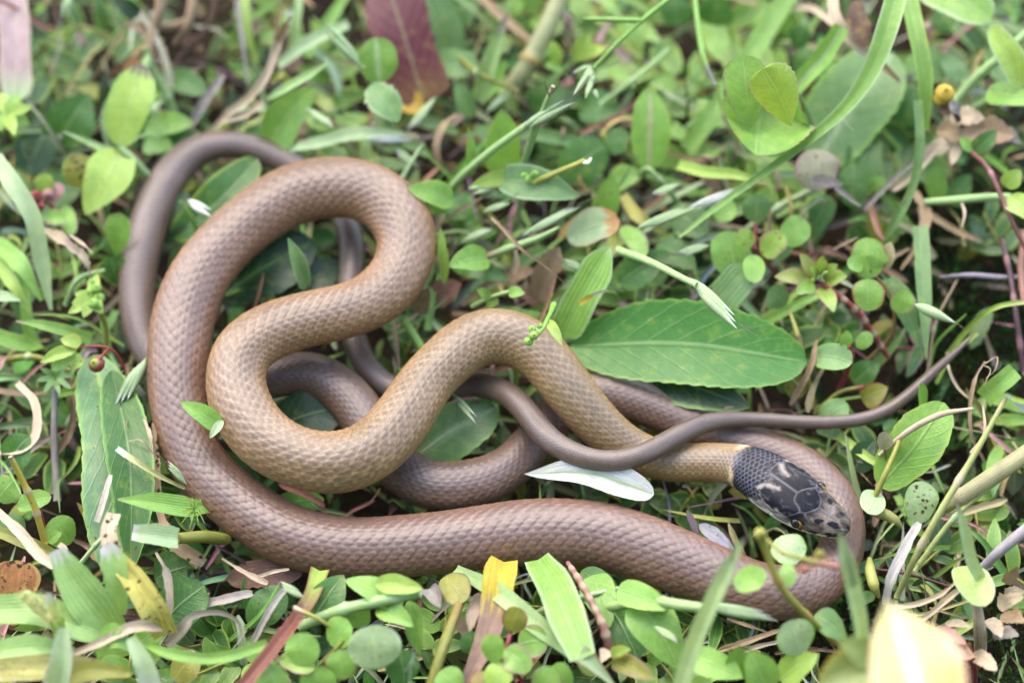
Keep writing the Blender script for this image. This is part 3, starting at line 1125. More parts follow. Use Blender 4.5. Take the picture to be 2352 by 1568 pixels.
# --- broad leaved weed in the middle
t('broad_leaf_weed', 'weed with one very large glossy toothed leaf above the tail', 'weed',
  lf((1310, 795, 8), (1852, 832, 13), 204, (0.058, 0.185, 0.026), 'ellip', arch=5, n=64, nv=25, teeth=15, fold=0.10, cup=0.08, edge=G2, edge_w=0.94, wave=0.035, speck=0.15, irr=0.03, seed=3),
  ('leaf', leaf((1290, 775, 9), (1402, 566, 24), 80, G2, 'strap', arch=2, fold=0.25, edge=G6, edge_w=0.9, wave=0.05, tip=G6, tip_from=0.92, mat=M_GRASS, nv=11, seed=5)),
  lf((1430, 850, 6), (1722, 935, 10), 120, G4, 'lance', arch=2, teeth=9, edge=G2, edge_w=0.9, fold=0.1, seed=7),
  lf((1285, 775, 7), (1185, 722, 12), 62, G2, 'ovate', arch=3, seed=8),
  lf((1262, 790, 6), (1150, 705, 8), 60, G3, 'lance', arch=2))
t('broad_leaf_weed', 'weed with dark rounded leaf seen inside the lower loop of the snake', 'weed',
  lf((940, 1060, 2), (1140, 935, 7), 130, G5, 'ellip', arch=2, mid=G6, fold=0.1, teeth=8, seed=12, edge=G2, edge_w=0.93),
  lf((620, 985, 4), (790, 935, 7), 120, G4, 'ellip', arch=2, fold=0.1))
t('broad_leaf_weed', 'two long toothed blue green leaves beside the outer coil', 'weed',
  lf((215, 815, 9), (262, 1322, 11), 158, (0.085, 0.175, 0.072), 'ellip', arch=6, n=60, nv=13, teeth=12, fold=0.14, mid=G2, edge=G2, edge_w=0.92, wave=0.04, bow=0.05, seed=21),
  lf((258, 850, 12), (300, 1318, 12), 112, G3, 'lance', arch=6, n=60, nv=13, teeth=10, fold=0.3, edge=G2, edge_w=0.9, roll=-14, bow=0.05, seed=22),
  lf((262, 860, 8), (330, 1010, 9), 80, G4, 'lance', arch=2))
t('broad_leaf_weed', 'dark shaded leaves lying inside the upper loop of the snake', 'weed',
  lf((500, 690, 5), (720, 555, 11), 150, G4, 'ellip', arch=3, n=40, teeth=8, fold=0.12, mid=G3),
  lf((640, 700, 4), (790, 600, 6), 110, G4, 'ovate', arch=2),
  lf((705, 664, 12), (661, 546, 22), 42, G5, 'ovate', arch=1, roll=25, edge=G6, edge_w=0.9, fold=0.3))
t('broad_leaf_weed', 'bright leaf with a yellow green rim curling inside the thin outer loop', 'weed',
  lf((395, 545, 5), (592, 366, 13), 104, G3, 'ellip', arch=4, n=40, nv=13, fold=0.22, edge=G1, edge_w=0.86, wave=0.05, bow=-0.10, seed=31),
  lf((380, 560, 4), (430, 440, 9), 70, G4, 'lance'))

# --- creeping plant upper left
t('dayflower_sprig', 'pair of yellow green oval leaves on a stem, upper one burnt at its tip', 'weed',
  lf((276, 338, 14), (328, 150, 21), 108, G1, 'ellip', arch=3, n=34, nv=13, fold=0.10, tip=PU, tip_from=0.86, edge=G2, edge_w=0.93, wave=0.03, seed=41),
  lf((278, 342, 13), (196, 494, 9), 112, G1, 'ovate', arch=5, n=30, nv=11, fold=0.12, bow=0.06, seed=42),
  st([(345, 412, 8), (310, 372, 12), (272, 336, 14)], 22, G7),
  ('leaf', blade([(245, 345, 13), (200, 325, 14), (145, 302, 16)], 20, G7, tip=G6, tip_from=0.6, fold=0.4)))
t('speckled_leaf', 'round yellowish leaf blotched with brown beside the outer loop', 'leaf',
  lf((178, 432, 10), (186, 352, 14), 78, OL, 'round', arch=1, speck=0.75, edge=G2, edge_w=0.85, tip=BR, tip_from=0.95))
t('spurge_sprig', 'small pink edged round leaves with a red berry at the edge', 'weed',
  lf((100, 452, 11), (106, 398, 15), 50, G1, 'round', edge=PK, edge_w=0.85),
  lf((88, 500, 10), (152, 502, 12), 40, G2, 'obov', edge=PK, edge_w=0.86),
  lf((110, 470, 9), (140, 420, 11), 44, PK, 'round'),
  lf((150, 470, 8), (165, 540, 9), 42, G2, 'round', edge=PK, edge_w=0.85),
  ('berry', balls([(82, 452, 14, 34), (92, 474, 13, 26)], RD)),
  ('bud', balls([(112, 447, 12, 32), (128, 437, 10, 26)], PK)),
  st([(150, 530, 2), (135, 490, 7), (100, 460, 10)], 10, RD))
t('round_leaf_weed', 'dark edged round leaf tucked against the outer loop of the snake', 'weed',
  lf((268, 590, 8), (276, 488, 16), 62, G2, 'obov', tip=BR, tip_from=0.93, fold=0.2, edge=G1, edge_w=0.85),
  lf((285, 600, 6), (250, 530, 10), 58, G3, 'round'),
  lf((270, 655, 5), (255, 590, 10), 74, G3, 'obov', edge=G1, edge_w=0.88))
t('sprout_cluster', 'knot of small pointed leaves below the pinkish leaf at the edge', 'weed',
  *[('leaf', leaf((18, 262, 16), (18 + 58 * math.cos(a), 262 - 52 * math.sin(a), 17 + 3 * math.sin(a * 3)), 34, G2 if i % 2 else G1, 'ovate', arch=2)) for i, a in enumerate((0.3, 1.1, 1.9, -0.5, -1.3, -2.1))],
  ('stem', stem([(20, 330, 1), (16, 290, 9), (18, 262, 16)], 12, BR)))
t('dead_leaf', 'broad faded pink and cream leaf standing at the corner', 'leaf',
  lf((40, 238, 8), (26, -60, 14), 76, (0.30, 0.22, 0.205), 'strap', arch=1, mat=M_DRY, edge=CR, edge_w=0.75, fold=0.2, basec=G6, wave=0.05))
t('grass_spikelet', 'drooping pale spikelet with a dark bristle hanging near the top edge', 'spikelet',
  sp((160, -14, 24), (146, 44, 22), 24, G6, awns=2, awn_len=46))
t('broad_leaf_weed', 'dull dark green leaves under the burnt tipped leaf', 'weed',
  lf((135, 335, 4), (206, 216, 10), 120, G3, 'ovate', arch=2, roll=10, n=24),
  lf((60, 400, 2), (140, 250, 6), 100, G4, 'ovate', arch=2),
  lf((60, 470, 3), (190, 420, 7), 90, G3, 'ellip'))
t('grass_tuft', 'long pale folded grass leaf bending down along the edge', 'grass',
  bl([(-8, 360, 20), (30, 425, 22), (75, 500, 20), (98, 600, 14), (118, 712, 8)], [30, 44, 42, 40, 8], G6, fold=0.35, edge=G6, twist=18),
  bl([(-10, 560, 9), (50, 610, 14), (95, 690, 10)], [40, 44, 6], G2, fold=0.3),
  bl([(-10, 600, 8), (30, 650, 11), (70, 720, 8)], [36, 34, 5], G1, fold=0.3),
  bl([(-10, 680, 10), (20, 682, 12), (46, 690, 12)], [30, 24, 4], G6, fold=0.3),
  bl([(70, 800, 2), (60, 700, 9), (30, 560, 13)], [30, 26, 4], G2, fold=0.3),
  bl([(95, 790, 2), (60, 790, 7), (-10, 770, 10)], [36, 40, 36], G2, fold=0.2))
t('frayed_straw', 'torn cream straw with frayed ends beside the outer loop', 'straw',
  dry([(98, 528, 13), (140, 548, 17), (178, 580, 16)], [26, 44, 30], CR, fold=0.4, jag=0.35, n=26),
  dry([(165, 565, 16), (198, 600, 15), (208, 642, 12)], [34, 26, 8], CR, fold=0.4, jag=0.5, n=22),
  dry([(160, 540, 17), (190, 560, 18), (214, 582, 18)], [10, 12, 4], CR, n=12),
  ('fibre', stem([(110, 545, 14), (90, 575, 13), (72, 600, 12)], [4, 1.5], CR, mat=M_DRY)))
t('bud_spike', 'upright green spike of clustered buds on a yellow stem', 'weed',
  st([(244, 812, 4), (240, 740, 9), (216, 690, 14)], [15, 11], OL),
  ('bud', balls([(190, 690, 13, 30), (206, 672, 14, 26), (222, 662, 15, 26), (228, 684, 14, 28), (200, 704, 13, 28), (214, 696, 16, 28), (226, 704, 14, 24), (212, 650, 14, 24)], G2, tip=G1)),
  *[('leaf', leaf((212, 690, 14), (212 + dx, 690 + dy, 14), 30, G1, 'ovate', arch=1)) for dx, dy in ((-56, 30), (-40, -18), (10, -62), (-20, 40), (24, 30), (-48, 6))])
t('grass_tuft', 'single narrow grass leaf with pinkish tip reaching over the bud spike', 'grass',
  bl([(210, 780, 10), (150, 760, 14), (84, 743, 16), (36, 737, 17)], [26, 30, 22, 3], G2, fold=0.3, tip=PK, tip_from=0.88))
t('spurge_sprig', 'red capsule hanging on a thin red stalk with yellow green leaflets', 'weed',
  ('capsule', balls([(222, 836, 17, 40)], RD, tip=G1)),
  st([(288, 848, 12), (255, 802, 16), (205, 795, 17), (180, 800, 17)], [7, 6], RD),
  st([(250, 800, 16), (236, 815, 18), (226, 828, 18)], [6, 7], RD),
  lf((178, 800, 17), (92, 832, 16), 30, G1, 'lance', fold=0.3),
  lf((186, 790, 18), (138, 778, 18), 32, G1, 'ovate', edge=YE, edge_w=0.8),
  lf((175, 812, 16), (118, 850, 14), 34, G2, 'lance'),
  lf((190, 820, 15), (160, 838, 14), 40, G1, 'round'))
t('star_sprout', 'whorl of tiny spiky pale leaves on a reddish stalk', 'weed',
  *[('leaf', leaf((128, 868, 10), (128 + 46 * math.cos(a), 868 - 40 * math.sin(a), 12), 14, G5, 'lance', arch=2)) for a in (0.2, 0.9, 1.7, 2.5, 3.3, 4.1, 4.9, 5.6)],
  ('stem', stem([(132, 1150, 2), (124, 1000, 6), (128, 870, 10)], [18, 14], GY, mat=M_DRY)))
t('grass_spikelet', 'white green spikelet leaning against the outer coil over the long leaf', 'spikelet',
  sp((334, 818, 16), (274, 932, 14), 34, G6, tip=WH, awns=2, awn_len=60, k=3))
t('dry_straw', 'curled cream straw in the gap under the grass tuft at the edge', 'straw',
  dry([(40, 880, 8), (82, 930, 10), (82, 1000, 9), (50, 1034, 8), (-10, 1040, 6)], [24, 30, 32, 28, 20], CR, fold=0.3, twist=30),
  dry([(-10, 895, 4), (60, 905, 5), (110, 900, 5)], [20, 18, 12], TA))
t('dead_twig', 'tan branching dead twig over bare soil by the top edge', 'twig',
  ('stem', stem([(440, 40, 3), (400, 60, 8), (352, 66, 13), (345, 110, 12), (336, 168, 10)], [16, 22, 26, 30, 18], TA, mat=M_DRY)),
  ('stem', stem([(352, 66, 13), (368, 20, 16), (362, -30, 18)], [28, 24], TA, mat=M_DRY)),
  ('stem', stem([(405, 100, 4), (430, 60, 9), (446, -20, 12)], [18, 24], TA, mat=M_DRY)),
  ('scrap', leaf((345, 70, 13), (292, 60, 15), 32, TA, 'lance', mat=M_DRY, jag=0.3)),
  ('scrap', leaf((350, 130, 9), (385, 112, 12), 34, TA, 'lance', mat=M_DRY, jag=0.3)),
  ('scrap', leaf((300, 175, 6), (312, 128, 9), 48, (0.30, 0.15, 0.07), 'ovate', mat=M_DRY, jag=0.2)))
t('grass_tuft', 'pale jointed stem with bud leaning beside the burnt tipped leaf', 'grass',
  st([(408, 285, 4), (385, 225, 9), (355, 170, 14), (334, 110, 19)], [20, 22, 17, 14], G7, node_at=(0.35,), nodec=G6),
  sp((338, 120, 19), (330, 190, 18), 22, G7, awns=0, k=2),
  bl([(372, 232, 9), (350, 250, 12), (345, 275, 10)], [14, 16, 4], G6))
t('broad_leaf_weed', 'blurred smooth leaves behind the pale jointed stem', 'weed',
  lf((365, 172, 5), (474, 214, 9), 66, G3, 'ellip', arch=3),
  lf((330, 300, 7), (445, 282, 10), 60, G2, 'lance', arch=3),
  lf((330, 330, 6), (400, 340, 8), 60, G2, 'ovate'),
  lf((385, 345, 5), (460, 300, 7), 56, G3, 'ovate'))
t('dry_straw', 'thick greyish straw slanting up from the top of the outer loop', 'straw',
  dry([(425, 315, 6), (462, 250, 10), (512, 172, 13)], [30, 34, 30], GY, fold=0.5))
t('dry_straw', 'forked cream straw with a curled dry end rising behind the outer loop', 'straw',
  dry([(484, 304, 8), (525, 262, 13), (575, 225, 17), (612, 175, 20), (632, 120, 22), (648, 78, 25)], [22, 30, 30, 32, 26, 34], CR, fold=0.5, jag=0.12),
  dry([(510, 278, 12), (560, 265, 14), (605, 236, 17)], [22, 26, 22], CR, fold=0.5),
  dry([(640, 95, 24), (655, 60, 27), (668, 36, 28)], [36, 30, 12], TA, jag=0.3, twist=60, fold=0.6),
  bl([(615, 228, 17), (660, 200, 20), (710, 172, 23), (756, 144, 26)], [12, 24, 22, 4], G7, fold=0.4),
  bl([(625, 190, 18), (650, 172, 21), (662, 190, 19), (640, 205, 17)], [12, 18, 16, 6], OL))
t('broad_leaf_weed', 'half shaded pointed leaf just above the thin loop', 'weed',
  lf((612, 345, 7), (724, 196, 18), 98, G2, 'ovate', arch=3, tip=PU, tip_from=0.95, fold=0.18),
  lf((560, 350, 5), (600, 290, 9), 60, G3, 'lance'),
  lf((590, 290, 5), (650, 320, 6), 60, G5, 'ovate'))
t('dry_straw', 'thin whitish stalk hanging straight beside the forked straw', 'straw',
  dry([(546, 0, 14), (556, 90, 12), (570, 196, 8)], [14, 16, 10], GY, fold=0.5),
  bl([(560, -20, 12), (566, 60, 10), (590, 150, 5)], [22, 26, 8], G1, fold=0.3))
t('grass_tuft', 'pale blurred grass leaves crossing behind the forked straw', 'grass',
  bl([(640, 150, 8), (700, 105, 12), (800, 55, 15)], [24, 34, 24], G6, fold=0.3),
  bl([(690, -20, 16), (680, 50, 14), (664, 130, 8)], [20, 22, 14], G7, fold=0.3),
  bl([(700, 130, 6), (750, 60, 9), (800, -20, 12)], [28, 34, 20], G2, fold=0.3))
t('grass_spikelet', 'slender pale spikelet with dark tip leaning on the red leaf', 'spikelet',
  sp((835, 152, 24), (738, 52, 30), 30, G6, tip=G7, awns=2, awn_len=40, k=2),
  st([(868, 250, 6), (850, 190, 17), (835, 152, 24)], [12, 10], G7))

# --- top middle
t('red_leaf', 'large upright dark red leaf mottled with yellow green at the top', 'leaf',
  lf((975, 240, 10), (880, -60, 20), 160, (0.080, 0.015, 0.018), 'strap', arch=2, n=40, nv=13, teeth=5, jag=0.10, basec=(0.13, 0.06, 0.025), base_to=0.3, speck=0.25, wave=0.06, seed=61))
t('bitten_leaf_sprig', 'two pale green leaves with bitten ends in front of the red leaf', 'weed',
  lf((872, 190, 21), (862, 86, 27), 92, G2, 'ellip', arch=1, fold=0.15, mid=G6),
  lf((850, 196, 22), (916, 280, 20), 88, G5, 'lance', arch=4, fold=0.2, edge=G6, edge_w=0.85, jag=0.25, seed=8),
  st([(900, 330, 2), (885, 250, 11), (866, 190, 21)], [12, 10], G7))
t('yellow_leaf', 'little cupped orange yellow leaf beneath the red leaf', 'leaf',
  lf((920, 205, 10), (968, 262, 12), 62, (0.30, 0.19, 0.03), 'round', cup=0.5, edge=YE, edge_w=0.8, arch=-1))
t('broad_leaf_weed', 'wide blurred grey green leaves standing right behind the red leaf', 'weed',
  lf((1030, 150, 4), (965, -40, 14), 130, G5, 'ellip', arch=2),
  lf((980, 150, 6), (1098, 152, 9), 78, G5, 'ellip', arch=3),
  lf((1000, 60, 5), (1110, -10, 10), 110, G3, 'ovate'),
  lf((1086, 272, 6), (1046, 190, 12), 48, G5, 'lance'))
t('grass_tuft', 'pale striped sheath with a grey point standing at the top middle', 'grass',
  bl([(1098, 232, 8), (1120, 160, 15), (1145, 90, 20), (1168, 28, 25)], [34, 48, 34, 5], G7, fold=0.5, tip=GY, tip_from=0.72),
  bl([(1110, 225, 7), (1140, 190, 9), (1160, 140, 12)], [30, 34, 10], G2, fold=0.4),
  sp((1118, 262, 9), (1180, 198, 12), 20, G6, awns=1))
t('dead_stalk', 'wide straw coloured stalk with an orange joint crossing the top', 'stalk',
  ('stem', stem([(1170, 205, 6), (1205, 160, 9), (1245, 85, 12), (1300, -30, 15)], [44, 46, 46, 46], (0.27, 0.28, 0.13), node_at=(0.38,), nodec=(0.36, 0.22, 0.05), mat=M_GRASS)),
  dry([(1100, -10, 10), (1150, 35, 10), (1245, 118, 10)], [30, 34, 24], TA, fold=0.5))
t('grass_stalk', 'thin green stalk from the top edge ending in a seed cluster', 'grass',
  st([(1560, -20, 40), (1478, 45, 38), (1420, 98, 36), (1365, 155, 33)], [13, 12, 10, 9], G2),
  st([(1476, 48, 38), (1410, 46, 38), (1338, 44, 38)], [12, 14, 7], G2),
  ('spikelet', join(*[spikelet((1362 - 2 * i % 7, 150 + 4 * i, 32), (1315 + (i * 23) % 66, 168 + (i * 17) % 60, 31 + i % 4), 15, G6, tip=WH if i % 3 == 0 else G7, awns=0, k=1) for i in range(15)])))
t('small_weed', 'small jagged yellow green leaves behind the seed cluster', 'weed',
  lf((1280, 150, 14), (1268, 92, 18), 34, G1, 'lance', teeth=4),
  lf((1320, 140, 14), (1360, 74, 20), 40, G1, 'ovate', teeth=4),
  lf((1330, 130, 14), (1396, 110, 17), 44, G1, 'ovate', teeth=4, edge=RD, edge_w=0.9),
  lf((1290, 160, 13), (1250, 148, 15), 26, G2, 'lance'),
  lf((1400, 160, 9), (1460, 200, 10), 46, G2, 'ovate', edge=RD, edge_w=0.9),
  st([(1360, 260, 2), (1330, 200, 8), (1310, 150, 14)], 9, BR))
t('grass_stalk', 'long green stalk with a bristly split spikelet rising past a pointed leaf', 'grass',
  st([(1030, 440, 12), (1075, 392, 20), (1140, 338, 27), (1215, 285, 33)], [20, 20, 18, 18], G7),
  sp((1195, 300, 32), (1316, 228, 40), 30, G6, tip=WH, awns=2, awn_len=70, k=2))
t('grass_stalk', 'slim upright stalk with a frayed pale tip crossing the spikelet', 'grass',
  st([(1196, 395, 20), (1225, 310, 30), (1248, 255, 36), (1270, 198, 42)], [12, 19, 15, 10], G7, tip=CR, tip_from=0.85),
  ('bristle', stem([(1262, 222, 40), (1254, 200, 43), (1252, 186, 44)], [3, 1], BR)),
  ('bristle', stem([(1266, 215, 41), (1280, 200, 44), (1288, 190, 45)], [3, 1], BR)))
t('grass_stalk', 'short cut hollow stalk pointing sideways with a torn pale end', 'grass',
  st([(1215, 428, 21), (1270, 400, 25), (1330, 375, 29), (1345, 368, 30)], [16, 14, 12, 12], (0.30, 0.30, 0.06)),
  ('scrap', blade([(1340, 372, 30), (1350, 372, 31), (1358, 362, 31)], [10, 9, 5], WH, mat=M_DRY)))
t('dayflower_sprig', 'cluster of broad pale leaves where three cut stalks meet', 'weed',
  lf((1140, 412, 20), (1332, 452, 22), 82, G5, 'ovate', arch=5, n=28, nv=11, tip=PU, tip_from=0.96, edge=G6, edge_w=0.93, roll=8),
  lf((1200, 400, 20), (1076, 432, 20), 44, G1, 'ovate', arch=5, roll=-20, edge=TA, edge_w=0.9),
  lf((1210, 390, 21), (1240, 468, 18), 70, G5, 'ovate', arch=4, mid=G6),
  lf((1160, 405, 12), (1151, 248, 26), 88, G2, 'ovate', arch=3, tip=PU, tip_from=0.95, n=28, fold=0.12, edge=G1, edge_w=0.92, seed=71),
  lf((1085, 404, 18), (1074, 290, 26), 30, G2, 'lance', twist=70, fold=0.3),
  sp((1135, 430, 19), (1076, 440, 20), 26, G6, awns=2, awn_len=26),
  ('bud', balls([(1215, 412, 24, 22), (1228, 400, 25, 20), (1205, 404, 24, 18)], G2)),
  st([(1190, 520, 2), (1195, 450, 12), (1205, 405, 21)], [14, 12], G7))
t('dayflower_sprig', 'bright small leaves touching the top bend of the snake', 'weed',
  lf((1040, 462, 18), (936, 432, 23), 62, G2, 'ovate', arch=5, n=24, edge=G1, edge_w=0.85, fold=0.15),
  lf((1030, 450, 16), (985, 492, 14), 60, G3, 'ovate', arch=3),
  lf((1020, 440, 12), (1070, 500, 10), 60, G5, 'lance'),
  lf((1020, 652, 12), (1011, 522, 20), 26, G1, 'lance', fold=0.5, roll=20))
t('spotted_leaf', 'oval leaf with pale grazing marks standing beyond the stalks', 'leaf',
  lf((1490, 392, 10), (1494, 196, 20), 96, G2, 'lance', arch=3, n=28, nv=11, tip=OL, tip_from=0.92, mid=CR, fold=0.1, edge=G1, edge_w=0.93))
t('broad_leaf_weed', 'dark rounded leaves deep among the stalks at the centre top', 'weed',
  lf((1290, 410, 5), (1392, 335, 9), 105, G3, 'round', arch=2),
  lf((1390, 330, 8), (1445, 322, 10), 66, G3, 'round'),
  lf((1380, 505, 8), (1412, 400, 16), 64, G2, 'ovate'),
  lf((1330, 250, 4), (1420, 260, 7), 90, G3, 'ellip'),
  lf((1400, 420, 6), (1480, 400, 9), 60, G2, 'ovate', edge=G1, edge_w=0.9),
  lf((1230, 260, 4), (1300, 200, 8), 80, G3, 'ovate'))
t('grass_tuft', 'flat dull green grass blade lying behind the pointed leaf', 'grass',
  bl([(1090, 300, 8), (1200, 305, 10), (1300, 322, 9), (1400, 340, 7)], [30, 36, 34, 10], G3, fold=0.2))
t('dry_straw', 'curled tan ring of dead grass behind the bright small leaves', 'straw',
  dry([(1052, 262, 12), (1018, 290, 14), (1004, 335, 13), (1014, 380, 10), (1050, 396, 7)], [14, 26, 28, 24, 12], TA, fold=0.4, twist=40))
t('grass_tuft', 'bleached grass spike lying flat above the thick upper bend', 'grass',
  bl([(640, 345, 8), (720, 330, 12), (820, 308, 14), (960, 312, 14)], [12, 30, 34, 10], G6, fold=0.3, tip=TA, tip_from=0.9),
  sp((840, 322, 15), (950, 318, 15), 20, WH, awns=1, k=2))
t('dry_straw', 'thin tan stalk running up beside the bright small leaves', 'straw',
  dry([(1000, 522, 9), (1060, 482, 14), (1128, 442, 19)], [8, 12, 8], TA, fold=0.5),
  sp((1110, 490, 18), (1172, 462, 20), 18, G6, awns=1, k=3))
t('grass_stalk', 'pale purple tinged stalk leaving a small cupped leaf', 'grass',
  st([(1108, 594, 14), (1170, 570, 18), (1240, 545, 20), (1285, 522, 22)], [16, 18, 16, 8], G7, basec=PK),
  lf((1122, 590, 15), (1029, 612, 20), 62, G2, 'ovate', arch=6, roll=-10, fold=0.2, tip=PU, tip_from=0.95),
  lf((1035, 612, 10), (1172, 642, 12), 44, G3, 'lance', arch=3))
t('grass_spikelet', 'feathery pale spikelet with a long bristle beside the mottled leaf', 'spikelet',
  sp((1200, 545, 20), (1332, 468, 24), 22, G6, tip=WH, awns=1, awn_len=80, k=3))
t('dry_straw', 'thin curling tan thread of straw hanging above the strap leaf', 'straw',
  dry([(1128, 500, 24), (1160, 530, 24), (1200, 572, 23), (1255, 612, 22), (1310, 662, 22)], [10, 16, 12, 10, 4], TA, fold=0.5, twist=90))
t('mottled_leaf', 'pale oval leaf with an orange brown corner above the strap leaf', 'leaf',
  lf((1302, 545, 12), (1424, 508, 17), 82, G6, 'ellip', arch=2, tip=(0.33, 0.17, 0.06), tip_from=0.72, speck=0.2, edge=CR, edge_w=0.93))
t('dry_leaf', 'folded tan dead leaf standing between the stalk and strap leaf', 'leaf',
  lf((1232, 690, 6), (1285, 566, 18), 60, TA, 'strap', mat=M_DRY, jag=0.2, fold=0.4, arch=1),
  dry([(1178, 628, 10), (1186, 600, 12), (1182, 566, 14)], [20, 20, 14], CR, fold=0.5))
t('small_weed', 'tiny pale sprout above the arch of the neck', 'weed',
  st([(1085, 704, 10), (1130, 682, 14), (1175, 668, 18)], [12, 9], G7),
  lf((1168, 672, 18), (1206, 674, 20), 28, G2, 'ovate'),
  lf((1125, 684, 14), (1095, 664, 17), 26, G2, 'ovate'),
  lf((1140, 680, 14), (1120, 710, 12), 26, G1, 'ovate'))
t('dry_leaf', 'crumpled brownish dead leaves under the bend of the snake', 'leaf',
  lf((960, 720, 5), (985, 660, 12), 52, TA, 'ovate', mat=M_DRY, jag=0.25),
  lf((1000, 690, 4), (1060, 650, 9), 70, (0.20, 0.11, 0.08), 'ovate', mat=M_DRY, jag=0.15),
  dry([(1060, 700, 6), (1130, 650, 9), (1200, 660, 8)], [18, 22, 10], TA, fold=0.5),
  dry([(1040, 720, 5), (1090, 720, 7), (1140, 690, 6)], [14, 14, 8], TA, fold=0.5))
t('dry_straw', 'tan stick and green stem poking out under the arch', 'straw',
  dry([(904, 740, 8), (910, 790, 9), (918, 842, 7)], [16, 18, 10], TA, fold=0.5),
  st([(928, 735, 9), (950, 770, 9), (972, 806, 8)], [20, 22], G2))
t('fragment', 'tiny curled yellow and white husk resting on the large glossy leaf', 'husk',
  ('leaf', blade([(1332, 696, 20), (1350, 684, 22), (1372, 672, 23), (1396, 666, 24)], [18, 14, 12, 8], YE, mat=M_DRY, tip=WH, tip_from=0.5, jag=0.35, twist=80, n=22)))
t('small_weed', 'tiny green flowering sprig bending over the arch of the neck', 'weed',
  st([(1272, 700, 22), (1258, 732, 30), (1242, 760, 32), (1216, 780, 32)], [16, 10, 9, 8], G2),
  ('bud', balls([(1214, 784, 32, 22), (1226, 770, 33, 22), (1222, 756, 33, 18), (1234, 764, 32, 18), (1240, 748, 32, 14)], G2, tip=G1)),
  lf((1254, 734, 30), (1291, 792, 32), 24, G1, 'lance', fold=0.5, jag=0.1))
t('grass_spikelet', 'small spikelet with two dark bristles under the crossing tail', 'spikelet',
  sp((1036, 906, 12), (1098, 968, 14), 22, G6, tip=WH, awns=2, awn_len=46, k=2))
t('leaf_tip', 'small pointed green leaf tip poking out between two coils', 'leaf',
  lf((510, 985, 22), (412, 921, 27), 46, G2, 'ovate', arch=1, roll=10, fold=0.2, tip=PU, tip_from=0.94))
t('leaf_tip', 'tiny pale leaf tip under the green one between the coils', 'leaf',
  lf((512, 965, 25), (482, 1006, 25), 20, G6, 'lance', fold=0.3))
t('grass_spikelet', 'two white rice like spikelets beside the thick coil', 'spikelet',
  sp((428, 462, 15), (490, 492, 18), 26, WH, awns=0, k=2),
  st([(462, 560, 5), (440, 500, 11), (415, 462, 14)], [12, 10], G2))
t('woolly_leaf', 'white woolly underside of a fallen leaf by the lower coil', 'leaf',
  ('leaf', leaf((1205, 1088, 14), (1502, 1135, 15), 72, (0.40, 0.415, 0.385), 'obov', arch=3, n=44, nv=13, fold=0.10, mid=(0.20, 0.27, 0.13), mat=M_PETAL, bow=0.05, roll=-6, wave=0.02, cup=0.18, jag=0.03, seed=91)))
t('woolly_leaf', 'small lavender white leaf scrap below the head', 'leaf',
  ('leaf', leaf((1606, 1203, 7), (1690, 1272, 9), 34, (0.23, 0.23, 0.26), 'lance', mat=M_PETAL, jag=0.12, arch=2, fold=0.2)))
# --- upper right
t('curled_leaf', 'bright yellow green round leaf rolled at the top with a brown rim', 'leaf',
  ('leaf', leaf((1796, 172, 40), (1736, 356, 35), 236, (0.160, 0.295, 0.052), 'round', speck=0, arch=-3, n=56, nv=41, cup=0.26, fold=0.08, edge=TA, edge_w=0.965, jag=0.04, teeth=22, wave=0.02, seed=101, via=(1752, 252, 33))),
  ('lobe', leaf((1722, 300, 35), (1703, 128, 45), 108, (0.170, 0.300, 0.052), 'obov', speck=0, arch=2, n=34, nv=21, edge=TA, edge_w=0.93, jag=0.05, teeth=8, roll=12, seed=103)),
  ('curled_lobe', leaf((1816, 290, 38), (1752, 158, 52), 112, (0.250, 0.360, 0.055), 'obov', speck=0, arch=8, n=44, nv=25, cup=-0.40, roll=-20, edge=CR, edge_w=0.94, jag=0.05, teeth=10, seed=102)),
  ('stem', stem([(1880, 330, 4), (1850, 250, 20), (1812, 180, 38)], [10, 10, 9], G7)))
t('grass_stalk', 'thick folded green stalk rising behind the curled leaf', 'grass',
  bl([(1790, 262, 16), (1830, 200, 22), (1890, 130, 27), (1936, 62, 32)], [40, 44, 44, 40], G2, fold=0.7, mid=G6))
t('grass_tuft', 'wide pale blurred grass blade slanting to the top edge', 'grass',
  bl([(1575, 345, 5), (1625, 275, 9), (1700, 160, 12), (1800, 10, 16), (1830, -40, 17)], [40, 48, 50, 50, 48], G2, fold=0.2))
t('grass_stalk', 'thin drooping stalk with a white withered tip', 'grass',
  st([(1594, -20, 34), (1606, 80, 33), (1618, 140, 32), (1642, 196, 30)], [14, 14, 14, 7], G2, tip=GY, tip_from=0.72))
t('grass_tuft', 'very long grass blade arching from the top edge past the curled leaf', 'grass',
  bl([(2065, -40, 46), (2040, 60, 44), (2002, 160, 40), (1945, 245, 36), (1850, 328, 31), (1735, 412, 27), (1640, 480, 25), (1560, 545, 24)], [50, 50, 42, 30, 22, 18, 14, 6], G2, n=60, fold=0.35, edge=G6, edge_w=0.8))
t('grass_tuft', 'folded drooping grass blade close to the yellow bud', 'grass',
  bl([(2080, -30, 34), (2105, 80, 34), (2122, 180, 31), (2120, 300, 24)], [40, 42, 36, 26], G2, fold=0.6, edge=G1),
  bl([(2108, 230, 30), (2112, 330, 26), (2095, 430, 20), (2050, 520, 14), (2015, 570, 8)], [22, 22, 20, 20, 10], G5, fold=0.5))
t('broad_leaf_weed', 'large dull green leaf lying behind the long arching blade', 'weed',
  lf((1872, 380, 8), (2052, 122, 15), 200, G5, 'ellip', arch=3, n=44, nv=13, teeth=10, mid=G6, fold=0.06, edge=G2, edge_w=0.95),
  lf((1960, 430, 7), (2010, 300, 10), 90, G3, 'lance'))
